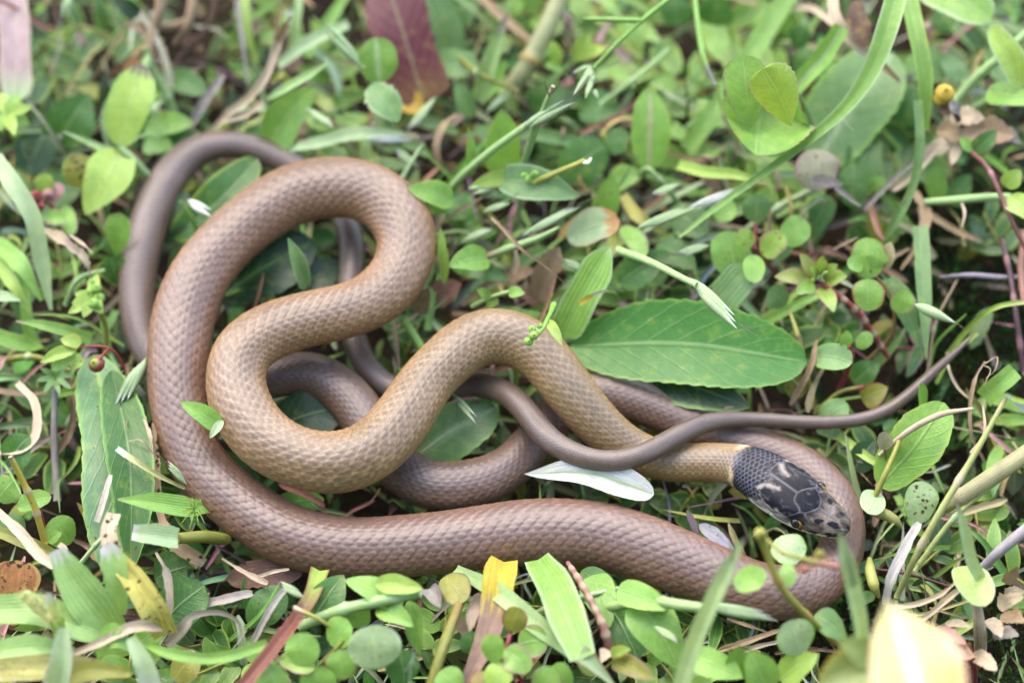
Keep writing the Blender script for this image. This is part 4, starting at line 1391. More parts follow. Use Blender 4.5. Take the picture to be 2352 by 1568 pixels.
t('broad_leaf_weed', 'rounded pale leaf dipping in at the top edge', 'weed',
  lf((2110, -40, 26), (2276, 46, 28), 120, G2, 'ellip', arch=4, n=34, teeth=9, edge=G6, edge_w=0.95))
t('broad_leaf_weed', 'bright folded leaves at the upper corner on a hairy stem', 'weed',
  lf((2345, 205, 28), (2276, 58, 34), 66, G1, 'ellip', arch=3, fold=0.35, edge=G6, edge_w=0.9),
  lf((2265, 212, 24), (2380, 240, 28), 62, G2, 'ovate', arch=2),
  st([(2195, 232, 18), (2240, 180, 22), (2300, 130, 26), (2365, 70, 30)], [22, 24, 22, 20], G7),
  st([(2180, 280, 12), (2260, 235, 18), (2340, 180, 26)], [18, 18, 16], G7))
t('round_leaf_weed', 'dark round leaves below the rounded pale leaf', 'weed',
  lf((2085, 130, 10), (2168, 180, 12), 100, G3, 'round'),
  lf((2070, 290, 8), (2110, 200, 12), 84, G3, 'round'),
  lf((2180, 130, 12), (2200, 190, 14), 58, G3, 'round'),
  lf((2150, 70, 14), (2175, 30, 16), 60, G3, 'round'),
  lf((2150, 220, 10), (2060, 190, 11), 70, G4, 'round'),
  st([(2130, 320, 1), (2120, 240, 7), (2140, 150, 10)], 8, BR))
t('flower_bud', 'small round yellow flower head with a withered brown collar', 'flower',
  ('petal', balls([(2170, 215, 30, 48), (2162, 226, 29, 40)], (0.42, 0.29, 0.03))),
  ('sepal', leaf((2190, 250, 28), (2152, 258, 28), 26, BR, 'lance', mat=M_DRY)),
  ('sepal', leaf((2180, 235, 30), (2204, 262, 27), 30, GY, 'lance', mat=M_DRY)),
  ('stem', stem([(2230, 330, 8), (2205, 280, 22), (2182, 238, 28)], [14, 14], BR, mat=M_DRY)))
t('dry_leaf', 'large crumpled tan dead leaf below the yellow bud', 'leaf',
  ('scrap', leaf((2150, 300, 18), (2330, 312, 22), 84, TA, 'ellip', mat=M_DRY, jag=0.35, wave=0.22, n=30, fold=0.3)),
  ('scrap', leaf((2180, 270, 22), (2262, 272, 24), 60, CR, 'ovate', mat=M_DRY, jag=0.3, wave=0.2)),
  ('scrap', leaf((2190, 320, 18), (2120, 360, 18), 44, CR, 'lance', mat=M_DRY, jag=0.3, wave=0.1)),
  ('scrap', leaf((2200, 330, 17), (2185, 380, 19), 26, CR, 'lance', mat=M_DRY)),
  ('scrap', leaf((2280, 290, 22), (2345, 330, 20), 40, GY, 'lance', mat=M_DRY, jag=0.3)))
t('dry_straw', 'stout jointed tan straw slanting down from the crumpled leaf', 'straw',
  dry([(2175, 310, 18), (2120, 375, 18), (2085, 410, 16), (2050, 436, 14)], [22, 28, 22, 26], CR, fold=0.6),
  dry([(2130, 350, 14), (2060, 405, 12), (1985, 482, 9)], [12, 14, 16], GY, fold=0.6))
t('speckled_leaf', 'pale pinkish spotted leaf with a folded white corner', 'leaf',
  lf((1880, 440, 16), (1876, 342, 20), 110, (0.25, 0.24, 0.16), 'round', arch=2, n=24, nv=11, speck=0.45, edge=PK, edge_w=0.85),
  ('fold', leaf((1862, 418, 19), (1938, 424, 21), 32, GY, 'ovate', mat=M_DRY, roll=20)),
  ('tail', blade([(1920, 430, 19), (1950, 455, 18), (1978, 474, 17)], [16, 12, 4], GY, mat=M_DRY, fold=0.5)))
t('round_leaf_weed', 'shaded oval leaves below the spotted pinkish leaf', 'weed',
  lf((1955, 475, 8), (1962, 375, 12), 72, G3, 'round'),
  lf((2148, 462, 10), (2154, 380, 15), 54, G2, 'ellip'),
  lf((2000, 450, 7), (2028, 402, 10), 50, G2, 'ovate'),
  lf((1870, 520, 6), (1905, 450, 9), 66, G3, 'round'),
  lf((2180, 470, 6), (2230, 400, 9), 56, G3, 'ovate'),
  lf((2100, 400, 6), (2190, 390, 9), 60, G3, 'ellip'),
  st([(1950, 520, 1), (1990, 470, 6), (2010, 440, 8)], 8, BR))
t('dry_leaf', 'curled brown dead leaf on a bent tan stalk at the top', 'leaf',
  ('leaf', leaf((1965, 0, 30), (1985, 110, 30), 58, BR, 'ellip', mat=M_DRY, jag=0.35, wave=0.25, n=28)),
  ('stem', blade([(1908, -20, 30), (1922, 50, 30), (1950, 90, 28), (2010, 140, 24)], [26, 32, 34, 28], CR, mat=M_DRY, fold=0.6, jag=0.1)),
  ('stem', blade([(2010, 140, 24), (2040, 165, 22), (2065, 190, 18)], [24, 16, 10], TA, mat=M_DRY, fold=0.6)),
  ('stem', blade([(1800, 20, 14), (1860, 20, 16), (1920, 60, 20)], [16, 18, 16], CR, mat=M_DRY, fold=0.6)))
t('round_leaf_weed', 'small round leaves behind the thick folded stalk', 'weed',
  lf((1825, 110, 10), (1850, 60, 14), 54, G3, 'round'),
  lf((1840, 170, 9), (1856, 110, 12), 60, G3, 'round'),
  lf((1812, 80, 10), (1802, 30, 14), 50, G2, 'round', edge=RD, edge_w=0.9),
  lf((1640, 60, 6), (1650, -20, 12), 90, G3, 'ovate'),
  lf((1560, 60, 6), (1540, -20, 10), 80, G3, 'ovate'),
  st([(1850, 220, 1), (1838, 150, 7), (1832, 100, 10)], 8, BR))
t('red_stem_weed', 'red hairy stem with small toothed leaves at the far edge', 'weed',
  st([(2232, 350, 22), (2268, 385, 24), (2295, 440, 24), (2330, 520, 22), (2370, 600, 18)], [11, 12, 12, 11, 10], (0.13, 0.045, 0.035), node_at=(0.3, 0.6), nodec=PK),
  lf((2240, 350, 22), (2290, 300, 25), 48, G3, 'ovate', teeth=6, edge=BR, edge_w=0.9),
  lf((2235, 345, 22), (2202, 318, 24), 34, G2, 'ovate', teeth=5),
  lf((2310, 430, 24), (2345, 390, 27), 46, G1, 'ovate', teeth=6),
  lf((2318, 450, 23), (2375, 510, 24), 62, G1, 'ovate', teeth=7))
t('red_stem_weed', 'dark reddish bare stem beside the moss', 'weed',
  st([(2300, 545, 12), (2322, 640, 14), (2336, 740, 13), (2352, 860, 8)], [12, 14, 14, 12], (0.07, 0.03, 0.035), node_at=(0.2, 0.5, 0.8), nodec=PK),
  st([(2352, 530, 14), (2345, 620, 15), (2352, 700, 15)], [16, 17, 15], (0.20, 0.09, 0.06)))
t('grass_stalk', 'pale horizontal stalk with a small white hook', 'grass',
  st([(2125, 464, 16), (2190, 460, 18), (2260, 454, 18), (2320, 452, 17)], [16, 20, 20, 18], G7),
  st([(2208, 465, 18), (2216, 490, 19), (2210, 520, 19)], [7, 8, 3], CR))
t('grass_tuft', 'yellowish grass spike above the seedy blades', 'grass',
  bl([(1558, 382, 14), (1620, 396, 17), (1690, 402, 19), (1766, 424, 20)], [26, 30, 26, 5], G1, fold=0.5, tip=TA, tip_from=0.88),
  sp((1640, 370, 15), (1610, 356, 16), 16, TA, awns=0, k=1))
t('grass_spikelet', 'long whitish seed spike lying over round leaves', 'spikelet',
  sp((1460, 530, 18), (1600, 470, 22), 26, G6, awns=0, k=3),
  sp((1580, 482, 21), (1722, 425, 24), 24, WH, tip=G6, awns=2, awn_len=40, k=3))
t('grass_tuft', 'yellow fading grass blade among the stalks', 'grass',
  bl([(1430, 450, 8), (1470, 500, 10), (1535, 540, 8)], [22, 32, 8], (0.24, 0.22, 0.04), fold=0.3))

# --- round leaved creeper
t('creeping_spurge', 'creeper with pairs of round pale leaves above the big leaf tip', 'weed',
  lf((1690, 640, 11), (1668, 530, 15), 100, G2, 'round', n=24, nv=11),
  lf((1732, 562, 16), (1690, 540, 19), 46, G1, 'round', n=20),
  lf((1752, 588, 16), (1802, 536, 20), 60, G1, 'ellip', n=20, edge=PK, edge_w=0.93),
  lf((1732, 585, 16), (1732, 650, 17), 52, G2, 'round', n=20),
  lf((1735, 512, 14), (1740, 446, 18), 66, G5, 'round', n=20),
  lf((1800, 560, 12), (1852, 505, 15), 72, G2, 'round', n=20),
  lf((1640, 500, 10), (1690, 470, 12), 60, G2, 'round'),
  lf((1780, 600, 10), (1800, 540, 11), 60, G3, 'round'),
  st([(1790, 640, 4), (1752, 590, 13), (1736, 570, 16), (1735, 510, 13)], [8, 7], RD))
t('rosette_weed', 'pale yellow rosette of pointed leaves on a scaly red stem', 'weed',
  *[('leaf', leaf((1880 + 0.2 * dx, 645 + 0.2 * dy, 17), (1880 + dx, 645 + dy, 18 + k), w, c, 'ovate', arch=2, edge=PK, edge_w=0.9)) for dx, dy, w, c, k in
    ((-102, -10, 42, (0.26, 0.30, 0.08), 2), (-44, -62, 36, (0.26, 0.30, 0.08), 4), (8, -58, 34, G1, 5), (44, -38, 34, G1, 4), (66, -10, 42, G1, 2), (36, 72, 40, G1, 1), (-52, 30, 40, G2, 0), (-20, -30, 30, G2, 6), (20, -20, 24, G6, 6))],
  ('stem', stem([(2040, 820, 6), (2010, 775, 10), (1975, 722, 14), (1940, 690, 16), (1885, 650, 18)], [12, 14, 15, 14, 12], RD, node_at=(0.15, 0.3, 0.45, 0.6, 0.75), nodec=CR)))
t('creeping_spurge', 'creeper with pale round leaves rimmed in red beside the rosette', 'weed',
  lf((1995, 640, 18), (1990, 545, 22), 84, G2, 'round', edge=RD, edge_w=0.92, speck=0.1, n=24),
  lf((2012, 612, 20), (2016, 572, 22), 48, G2, 'round', n=18),
  lf((1982, 610, 20), (1945, 606, 22), 40, G2, 'ellip', n=18),
  lf((1994, 715, 18), (1992, 640, 21), 76, G2, 'round', edge=RD, edge_w=0.93, n=22),
  lf((2060, 718, 16), (2084, 666, 19), 58, G2, 'round', edge=PK, edge_w=0.9, n=20),
  lf((2030, 620, 17), (2046, 555, 20), 34, (0.30, 0.27, 0.12), 'lance', edge=CR, edge_w=0.7),
  st([(1990, 832, 4), (2050, 760, 10), (2046, 680, 15), (1998, 620, 19)], [11, 10, 9, 7], (0.16, 0.10, 0.03)))
t('round_leaf_weed', 'lone round leaf on an upright olive stem at the big leaf tip', 'weed',
  lf((1806, 700, 13), (1764, 668, 17), 56, G5, 'round', n=20),
  st([(1872, 938, 4), (1850, 850, 10), (1832, 770, 14), (1812, 708, 14)], [14, 15, 14, 8], OL, node_at=(0.35, 0.66), nodec=BR))
t('round_leaf_weed', 'grey green oval leaf on a red forked stem above the tail', 'weed',
  lf((1866, 815, 12), (1958, 832, 15), 66, G5, 'ellip', n=24, arch=3, edge=G2, edge_w=0.92),
  st([(1926, 895, 6), (1945, 855, 10), (1958, 815, 14), (1950, 795, 16)], [11, 12, 10, 10], RD),
  st([(1870, 950, 4), (1930, 900, 8), (1985, 888, 8)], [10, 10], OL, tip=RD, tip_from=0.8),
  lf((1940, 800, 15), (1946, 758, 18), 30, G2, 'lance'),
  lf((1970, 800, 12), (2000, 764, 14), 36, G2, 'round'))
t('broad_leaf_weed', 'short broad pale leaf standing beside the round creeper leaves', 'weed',
  lf((1632, 722, 10), (1722, 612, 16), 84, G5, 'strap', mat=M_GRASS, fold=0.15, arch=2),
  bl([(1750, 745, 8), (1830, 700, 12), (1900, 665, 12)], [22, 24, 14], G2, fold=0.3))
t('grass_spikelet', 'drooping pale grass head hanging over the large glossy leaf', 'spikelet',
  st([(1420, 575, 20), (1490, 600, 26), (1570, 640, 30), (1600, 655, 31)], [20, 18, 16, 14], G7),
  sp((1580, 640, 30), (1700, 748, 32), 34, G6, tip=WH, awns=2, awn_len=62, k=3))
t('round_leaf_weed', 'shaded leaves between the strap leaf and the round creeper', 'weed',
  lf((1420, 650, 8), (1540, 580, 12), 80, G3, 'ovate', arch=3),
  lf((1510, 560, 8), (1600, 620, 10), 70, G3, 'ovate'),
  lf((1430, 520, 12), (1482, 590, 14), 52, G2, 'ellip', edge=PU, edge_w=0.92),
  lf((1540, 480, 8), (1620, 540, 10), 84, G3, 'ellip'),
  lf((1470, 610, 8), (1430, 560, 11), 50, G2, 'ovate'))
t('grass_tuft', 'straight hanging grass blade with a sharp lower point beside the moss', 'grass',
  bl([(2112, 520, 18), (2118, 620, 17), (2124, 720, 15), (2128, 826, 11)], [36, 38, 30, 3], G5, fold=0.4),
  bl([(2040, 640, 12), (2080, 710, 14), (2110, 790, 12)], [40, 60, 6], G3, fold=0.2))
t('grass_spikelet', 'white tapering spikelet pointing toward the moss', 'spikelet',
  sp((2100, 698, 22), (2196, 742, 22), 26, G6, tip=WH, awns=1, awn_len=30, k=1))
t('round_leaf_weed', 'yellowing blotched leaves in the gap above the tail', 'weed',
  lf((1820, 915, 6), (1842, 850, 9), 56, OL, 'round', speck=0.4),
  lf((1882, 968, 5), (1948, 928, 9), 62, G5, 'round', speck=0.3, edge=G1, edge_w=0.85),
  lf((1980, 920, 5), (2040, 890, 8), 60, OL, 'ovate', edge=RD, edge_w=0.85),
  lf((1960, 880, 4), (2020, 830, 7), 60, G3, 'ovate'))
t('grass_tuft', 'two thin curved blades rising beside the tip of the tail', 'grass',
  bl([(2150, 880, 2), (2185, 815, 6), (2246, 764, 10)], [9, 12, 11], G1, fold=0.5, tip=CR, tip_from=0.95),
  bl([(2175, 815, 3), (2225, 755, 8), (2290, 705, 17), (2360, 692, 17)], [12, 13, 12, 11], G1, fold=0.5, tip=CR, tip_from=0.9),
  bl([(2135, 845, 2), (2150, 790, 6), (2220, 720, 15)], [6, 8, 3], G2, fold=0.5))
t('dead_twig', 'thin lavender grey twig lying across the moss', 'twig',
  ('stem', stem([(2158, 636, 10), (2230, 632, 13), (2300, 637, 13), (2370, 636, 12)], [5, 13, 13, 12], (0.24, 0.21, 0.24), mat=M_DRY)))
t('round_leaf_weed', 'small fresh leaf hugging the tail near its tip', 'weed',
  lf((2118, 940, 10), (2112, 880, 17), 34, G2, 'ellip', fold=0.4, roll=30),
  lf((2080, 985, 8), (2118, 945, 11), 36, G3, 'ellip'),
  lf((2060, 1000, 7), (2030, 960, 8), 40, G3, 'ovate'))
t('dry_straw', 'wiry curled straw with fine fibres near the end of the tail', 'straw',
  dry([(2262, 830, 16), (2240, 870, 17), (2228, 930, 15), (2232, 1000, 12), (2262, 1060, 6)], [6, 14, 13, 12, 10], TA, fold=0.5),
  dry([(2175, 810, 6), (2180, 850, 8), (2200, 890, 8), (2226, 915, 8)], [8, 9, 10, 8], CR, fold=0.5),
  ('fibre', stem([(2262, 835, 17), (2290, 820, 18), (2285, 850, 18), (2265, 868, 16)], [2.5, 1.5], CR, mat=M_DRY)),
  ('fibre', stem([(2258, 838, 17), (2275, 850, 19), (2262, 885, 18), (2282, 905, 15)], [2.5, 1.5], CR, mat=M_DRY)))
t('grass_stalk', 'short square cut pale blade near the far edge', 'grass',
  bl([(2262, 915, 12), (2296, 882, 16), (2332, 850, 18)], [46, 44, 42], G2, fold=0.3, shape='cut'))

# --- right, below the tail
t('broad_leaf_weed', 'fresh pointed green leaf beyond the head with twig across it', 'weed',
  lf((2020, 1118, 10), (2170, 925, 19), 124, G2, 'ellip', arch=4, n=34, nv=11, fold=0.14, bow=-0.05, teeth=6, edge=G1, edge_w=0.93),
  lf((2030, 1120, 9), (2060, 1060, 12), 50, G2, 'ovate'),
  lf((1960, 1080, 5), (2010, 1010, 8), 60, G4, 'ovate'))
t('dead_twig', 'white weathered twig crossing the fresh pointed leaf', 'twig',
  ('stem', stem([(2020, 1045, 14), (2090, 988, 20), (2160, 952, 23), (2236, 938, 25)], [9, 14, 14, 7], CR, mat=M_DRY)))
t('seed_capsule', 'small pale cupped seed capsule on a thin stalk behind the head', 'seed',
  ('capsule', leaf((2034, 1032, 17), (2028, 990, 20), 34, (0.24, 0.235, 0.15), 'round', cup=0.5, speck=0.3)),
  ('stem', stem([(2036, 1090, 10), (2034, 1050, 14), (2030, 1025, 17)], [6, 6], OL)))
t('round_leaf_weed', 'pale heart shaped leaf on an olive stem next to the right loop', 'weed',
  lf((2018, 1130, 14), (1992, 1178, 16), 60, G6, 'round', n=20),
  st([(2005, 1150, 14), (2030, 1095, 17), (2050, 1050, 18), (2066, 1010, 18)], [12, 14, 12, 11], OL))
t('seed_pod', 'two curved yellow green pods lying beside the right loop', 'seed pod',
  ('pod', stem([(2000, 1178, 9), (2030, 1180, 12), (2056, 1195, 12), (2072, 1212, 11)], [10, 28, 24, 8], (0.22, 0.22, 0.06))),
  ('pod', stem([(1997, 1282, 8), (2000, 1315, 11), (2008, 1345, 11), (2018, 1370, 9)], [10, 24, 26, 8], (0.26, 0.26, 0.06))))
t('speckled_leaf', 'grey green round leaf dotted with black near the pale straw', 'leaf',
  lf((2110, 1202, 17), (2118, 1104, 21), 76, G8, 'round', speck=0.7, n=24, edge=G2, edge_w=0.93))
t('dry_straw', 'broad silvery flat straw standing near the right loop', 'straw',
  dry([(2032, 1388, 12), (2045, 1330, 16), (2080, 1255, 18), (2112, 1200, 18)], [24, 34, 34, 28], (0.34, 0.315, 0.285), fold=0.3))
t('grass_stalk', 'yellow green jointed stalk crossing from the speckled leaf to the edge', 'grass',
  st([(2060, 1370, 8), (2110, 1265, 18), (2165, 1165, 24), (2240, 1040, 28), (2310, 915, 32)], [14, 16, 15, 14, 10], (0.26, 0.28, 0.09), node_at=(0.3, 0.62), nodec=CR, tip=CR, tip_from=0.93))
t('grass_stalk', 'thick tan green stalk coming in from the far edge', 'grass',
  st([(2165, 1170, 14), (2225, 1130, 19), (2300, 1080, 21), (2375, 1030, 22)], [24, 38, 40, 40], (0.30, 0.28, 0.14), mat=M_GRASS, node_at=(0.25,), nodec=CR),
  st([(2230, 1040, 20), (2260, 1000, 22), (2258, 930, 22)], [8, 8, 5], CR, mat=M_DRY))
t('grass_stalk', 'upright pale shoot wrapped by a translucent leaf at the lower edge', 'grass',
  bl([(2250, 1330, 22), (2232, 1290, 26), (2215, 1215, 33), (2196, 1150, 38)], [26, 28, 24, 4], G6, fold=0.5, tip=GY, tip_from=0.85),
  lf((2205, 1300, 20), (2262, 1392, 24), 84, (0.24, 0.32, 0.09), 'round', arch=5, n=24, fold=0.15, edge=G6, edge_w=0.93),
  ('stem', stem([(2252, 1510, 4), (2250, 1440, 16), (2240, 1370, 22)], [26, 30, 22], CR, mat=M_DRY)))
t('dry_straw', 'smooth lilac white straw poking in at the far edge', 'straw',
  ('stem', stem([(2255, 1305, 16), (2300, 1262, 22), (2375, 1200, 26)], [20, 24, 26], (0.32, 0.285, 0.285), mat=M_DRY)))
t('dry_straw', 'fan of thin tan straws below the broad silvery straw', 'straw',
  dry([(2035, 1392, 14), (2100, 1388, 17), (2160, 1365, 18), (2212, 1320, 18)], [14, 18, 16, 8], CR, fold=0.5),
  dry([(2080, 1452, 12), (2140, 1405, 16), (2195, 1360, 18), (2225, 1335, 18)], [12, 18, 20, 16], CR, fold=0.5),
  dry([(2135, 1395, 12), (2170, 1405, 13), (2230, 1420, 12)], [6, 8, 5], TA, fold=0.5))
t('dead_twig', 'thin dark red twig under the fan of straws', 'twig',
  ('stem', stem([(2010, 1306, 8), (2090, 1318, 10), (2180, 1346, 9)], [6, 8, 5], (0.09, 0.03, 0.03))))
t('dry_leaf', 'crumpled straw coloured leaf litter at the lower corner edge', 'leaf',
  *[('scrap', leaf((2290 + dx, 1390 + dy, 12), (2290 + dx + ex, 1390 + dy + ey, 18), w, c, 'ovate', mat=M_DRY, jag=0.35, wave=0.2)) for dx, dy, ex, ey, w, c in
    ((0, 0, 62, -20, 44, CR), (10, 20, 55, 20, 50, TA), (-20, 30, 30, 44, 44, CR), (20, -50, 30, -40, 34, TA), (-10, 60, 60, 10, 44, GY), (20, -20, 44, -12, 40, CR))])
t('dry_leaf', 'shrivelled pink tan leaves on a red stem at the lower corner', 'leaf',
  *[('scrap', leaf((2150 + dx, 1440 + dy, 12), (2150 + dx + ex, 1440 + dy + ey, 20), w, c, 'lance', mat=M_DRY, jag=0.25, wave=0.15)) for dx, dy, ex, ey, w, c in
    ((0, 0, 70, 40, 30, (0.34, 0.20, 0.15)), (10, 30, 80, 40, 34, TA), (20, -10, 60, 10, 22, CR), (-5, 60, 90, 10, 34, (0.34, 0.20, 0.15)), (80, 60, 60, 40, 44, CR))],
  ('stem', stem([(2240, 1568, 4), (2238, 1520, 14), (2225, 1480, 18)], [10, 10], RD)))

# --- head foreground, lower right
t('creeping_spurge', 'yellow green stem with round leaves rising in front of the head', 'weed',
  st([(1990, 1530, 10), (1905, 1460, 22), (1845, 1405, 30), (1790, 1340, 36), (1762, 1270, 40), (1744, 1222, 43)], [15, 16, 16, 16, 16, 18], OL, node_at=(0.25, 0.45, 0.7), nodec=(0.26, 0.16, 0.04)),
  lf((1782, 1238, 26), (1838, 1288, 26), 78, G8, 'round', n=26, nv=11, arch=2, edge=G2, edge_w=0.93),
  lf((1756, 1308, 36), (1690, 1352, 36), 54, G2, 'round', n=22, arch=2, edge=G1, edge_w=0.9),
  lf((1802, 1295, 34), (1816, 1346, 34), 34, G2, 'ellip'),
  st([(1750, 1228, 43), (1800, 1270, 46), (1850, 1284, 47), (1924, 1302, 47)], [9, 9, 10, 12], OL, tip=(0.24, 0.10, 0.07), tip_from=0.75),
  ('bud', balls([(1882, 1272, 47, 22), (1746, 1226, 44, 30)], OL)),
  ('berry', balls([(1848, 1308, 42, 17), (1920, 1300, 46, 18)], (0.24, 0.085, 0.06))))
t('creeping_spurge', 'round leaves on the lower part of the creeping stem', 'weed',
  lf((1838, 1500, 26), (1812, 1424, 30), 84, G8, 'round', n=26, nv=11, speck=0.25, edge=G2, edge_w=0.93),
  lf((1872, 1410, 26), (1944, 1466, 24), 54, G5, 'ovate', n=22, arch=4),
  st([(1850, 1492, 24), (1874, 1530, 18), (1890, 1568, 10)], [9, 9], OL))
t('grass_stalk', 'tall pale grass shoot with a bristled tip overlapping the bottom coil', 'grass',
  bl([(1558, 1590, 30), (1585, 1500, 36), (1628, 1400, 44), (1668, 1310, 50), (1706, 1240, 55)], [34, 34, 36, 34, 6], (0.33, 0.43, 0.19), fold=0.5, edge=G6, tip=G6, tip_from=0.7),
  ('bristle', stem([(1682, 1290, 52), (1684, 1230, 58), (1686, 1184, 61)], [3.5, 1.2], BR)),
  ('bristle', stem([(1700, 1250, 55), (1714, 1240, 56), (1738, 1236, 57)], [3, 1], BR)))
t('grass_stalk', 'tall pale grass shoot whose tip touches the snout', 'grass',
  bl([(1985, 1500, 32), (1976, 1420, 40), (1955, 1330, 47), (1940, 1275, 52), (1928, 1222, 56)], [26, 32, 34, 30, 4], (0.33, 0.43, 0.19), fold=0.5, edge=G6, tip=G6, tip_from=0.6),
  bl([(1962, 1345, 46), (1948, 1290, 51), (1942, 1245, 54)], [16, 14, 3], G6, fold=0.4))
t('grass_spikelet', 'white streaked spikelet lying along the bottom edge of the coil', 'spikelet',
  st([(1500, 1376, 24), (1560, 1388, 28), (1640, 1398, 30)], [22, 24, 20], G7),
  sp((1600, 1390, 29), (1788, 1416, 28), 28, G6, tip=WH, awns=0, k=3))
t('bright_leaf', 'large blurred sunlit leaf pair standing tall at the lower corner', 'leaf',
  lf((2150, 1740, 76), (2034, 1376, 72), 176, (0.13, 0.16, 0.048), 'narrow', arch=5, n=40, nv=15, fold=0.35, edge=PK, edge_w=0.9, tip=(0.12, 0.10, 0.05), tip_from=0.84, wave=0.10, mid=(0.26, 0.27, 0.13), irr=0.09, speck=0.2),
  lf((2080, 1640, 50), (2190, 1560, 48), 80, (0.15, 0.18, 0.06), 'ovate', arch=6, n=24, fold=0.3, wave=0.08, edge=PK, edge_w=0.88),
  lf((2000, 1520, 52), (1876, 1580, 52), 88, (0.17, 0.21, 0.06), 'ovate', fold=0.3, arch=8, n=24, edge=YE, edge_w=0.9),
  lf((2010, 1520, 52), (1925, 1470, 58), 56, (0.17, 0.22, 0.06), 'ovate', arch=2),
  st([(2050, 1680, 5), (2030, 1600, 30), (2010, 1520, 52)], [26, 24], G7))
t('broad_leaf_weed', 'pale green leaves along the bottom edge under the tall shoot', 'weed',
  lf((1572, 1500, 22), (1706, 1556, 24), 64, G2, 'lance', arch=4, n=24, fold=0.15),
  lf((1690, 1560, 20), (1700, 1480, 28), 60, G2, 'ovate'),
  lf((1760, 1590, 24), (1720, 1490, 30), 80, G2, 'ovate', roll=10),
  lf((1790, 1560, 22), (1880, 1500, 26), 60, G1, 'ovate'),
  lf((1640, 1580, 16), (1560, 1600, 18), 60, G1, 'ovate'))
t('dry_straw', 'bundle of tan straws on the soil below the lower coil', 'straw',
  dry([(1640, 1500, 6), (1700, 1478, 9), (1790, 1446, 8)], [14, 20, 16], TA, fold=0.4),
  dry([(1660, 1520, 5), (1720, 1490, 8), (1800, 1470, 6)], [12, 16, 12], CR, fold=0.4),
  dry([(1670, 1420, 8), (1720, 1436, 9), (1760, 1450, 7)], [10, 12, 8], TA, fold=0.4),
  dry([(1780, 1500, 6), (1850, 1490, 8), (1930, 1496, 6)], [12, 14, 10], BR, fold=0.4))

# --- bottom middle
t('dead_leaf', 'half yellow half brown withered blade hanging under the snake', 'leaf',
  ('leaf', blade([(1158, 1290, 14), (1148, 1330, 20), (1138, 1390, 20), (1118, 1470, 20), (1090, 1530, 20), (1060, 1600, 18)], [60, 72, 66, 54, 36, 26], YE, mat=M_DRY, tip=(0.20, 0.13, 0.095), tip_from=0.36, fold=0.35, n=50, nv=11, jag=0.05, seed=111)))
t('grass_tuft', 'broad dewy grass blade hanging down under the bottom coil', 'grass',
  bl([(1236, 1285, 15), (1268, 1340, 22), (1302, 1420, 26), (1338, 1512, 27)], [58, 76, 82, 56], G2, fold=0.25, nv=9, edge=G6, edge_w=0.9),
  bl([(1330, 1500, 27), (1368, 1530, 26), (1412, 1575, 24)], [40, 26, 8], G6, fold=0.4, edge=PK),
  bl([(1048, 1306, 14), (1140, 1360, 20), (1230, 1430, 22), (1330, 1510, 22)], [20, 40, 44, 26], G7, fold=0.3))
t('scaly_red_stem', 'scaly pinkish red twig running down from the bottom coil', 'twig',
  ('stem', stem([(1304, 1292, 16), (1335, 1340, 21), (1362, 1390, 22), (1386, 1440, 22), (1402, 1500, 18)], [10, 15, 14, 16, 22], (0.24, 0.10, 0.08), node_at=(0.1, 0.22, 0.34, 0.46, 0.58, 0.7, 0.82), nodec=CR)),
  lf((1400, 1500, 19), (1450, 1490, 22), 30, G1, 'ovate', edge=RD, edge_w=0.85),
  lf((1405, 1515, 18), (1505, 1560, 20), 46, OL, 'ovate', edge=PK, edge_w=0.85),
  ('scrap', leaf((1395, 1490, 20), (1380, 1520, 22), 30, CR, 'ovate', mat=M_DRY, jag=0.3)))
t('dayflower_sprig', 'stem with glossy pointed leaves emerging below the thick coil', 'weed',
  lf((1465, 1370, 22), (1560, 1536, 18), 104, G2, 'ovate', arch=5, n=30, nv=11, fold=0.10),
  lf((1418, 1352, 22), (1538, 1400, 26), 62, G2, 'ovate', arch=6, n=26, fold=0.15, edge=G1, edge_w=0.9),
  lf((1360, 1320, 14), (1400, 1440, 16), 76, G2, 'ovate', arch=3, n=24),
  lf((1400, 1390, 10), (1468, 1520, 10), 100, G3, 'ovate', arch=3),
  lf((1335, 1310, 12), (1420, 1375, 14), 60, G3, 'lance'),
  st([(1380, 1398, 14), (1450, 1385, 20), (1530, 1378, 24)], [22, 22], G7))
t('dayflower_sprig', 'leafy stem with twisted pointed leaves below the bottom coil', 'weed',
  st([(690, 1438, 14), (780, 1402, 20), (880, 1378, 24), (965, 1360, 26)], [24, 26, 26, 22], G7, node_at=(0.4, 0.8), nodec=G6),
  lf((925, 1388, 22), (790, 1330, 24), 62, G2, 'ovate', arch=4, n=24, roll=15, tip=PU, tip_from=0.95),
  lf((860, 1340, 24), (972, 1352, 28), 44, G1, 'lance', arch=5, n=24, fold=0.3),
  lf((868, 1390, 22), (950, 1438, 24), 48, G2, 'ovate', arch=5, n=22, fold=0.3, edge=G1, edge_w=0.9),
  lf((940, 1378, 22), (966, 1505, 18), 46, G2, 'lance', arch=4, n=26, twist=50, fold=0.35),
  lf((720, 1420, 16), (790, 1320, 18), 80, G3, 'ovate', arch=3))
t('round_leaf_weed', 'olive round leaf beside curled dead scraps under the snake', 'weed',
  lf((1022, 1322, 16), (1066, 1382, 18), 70, OL, 'round', n=22, edge=BR, edge_w=0.93),
  st([(1060, 1340, 12), (1040, 1335, 15), (1022, 1322, 16)], 6, BR))
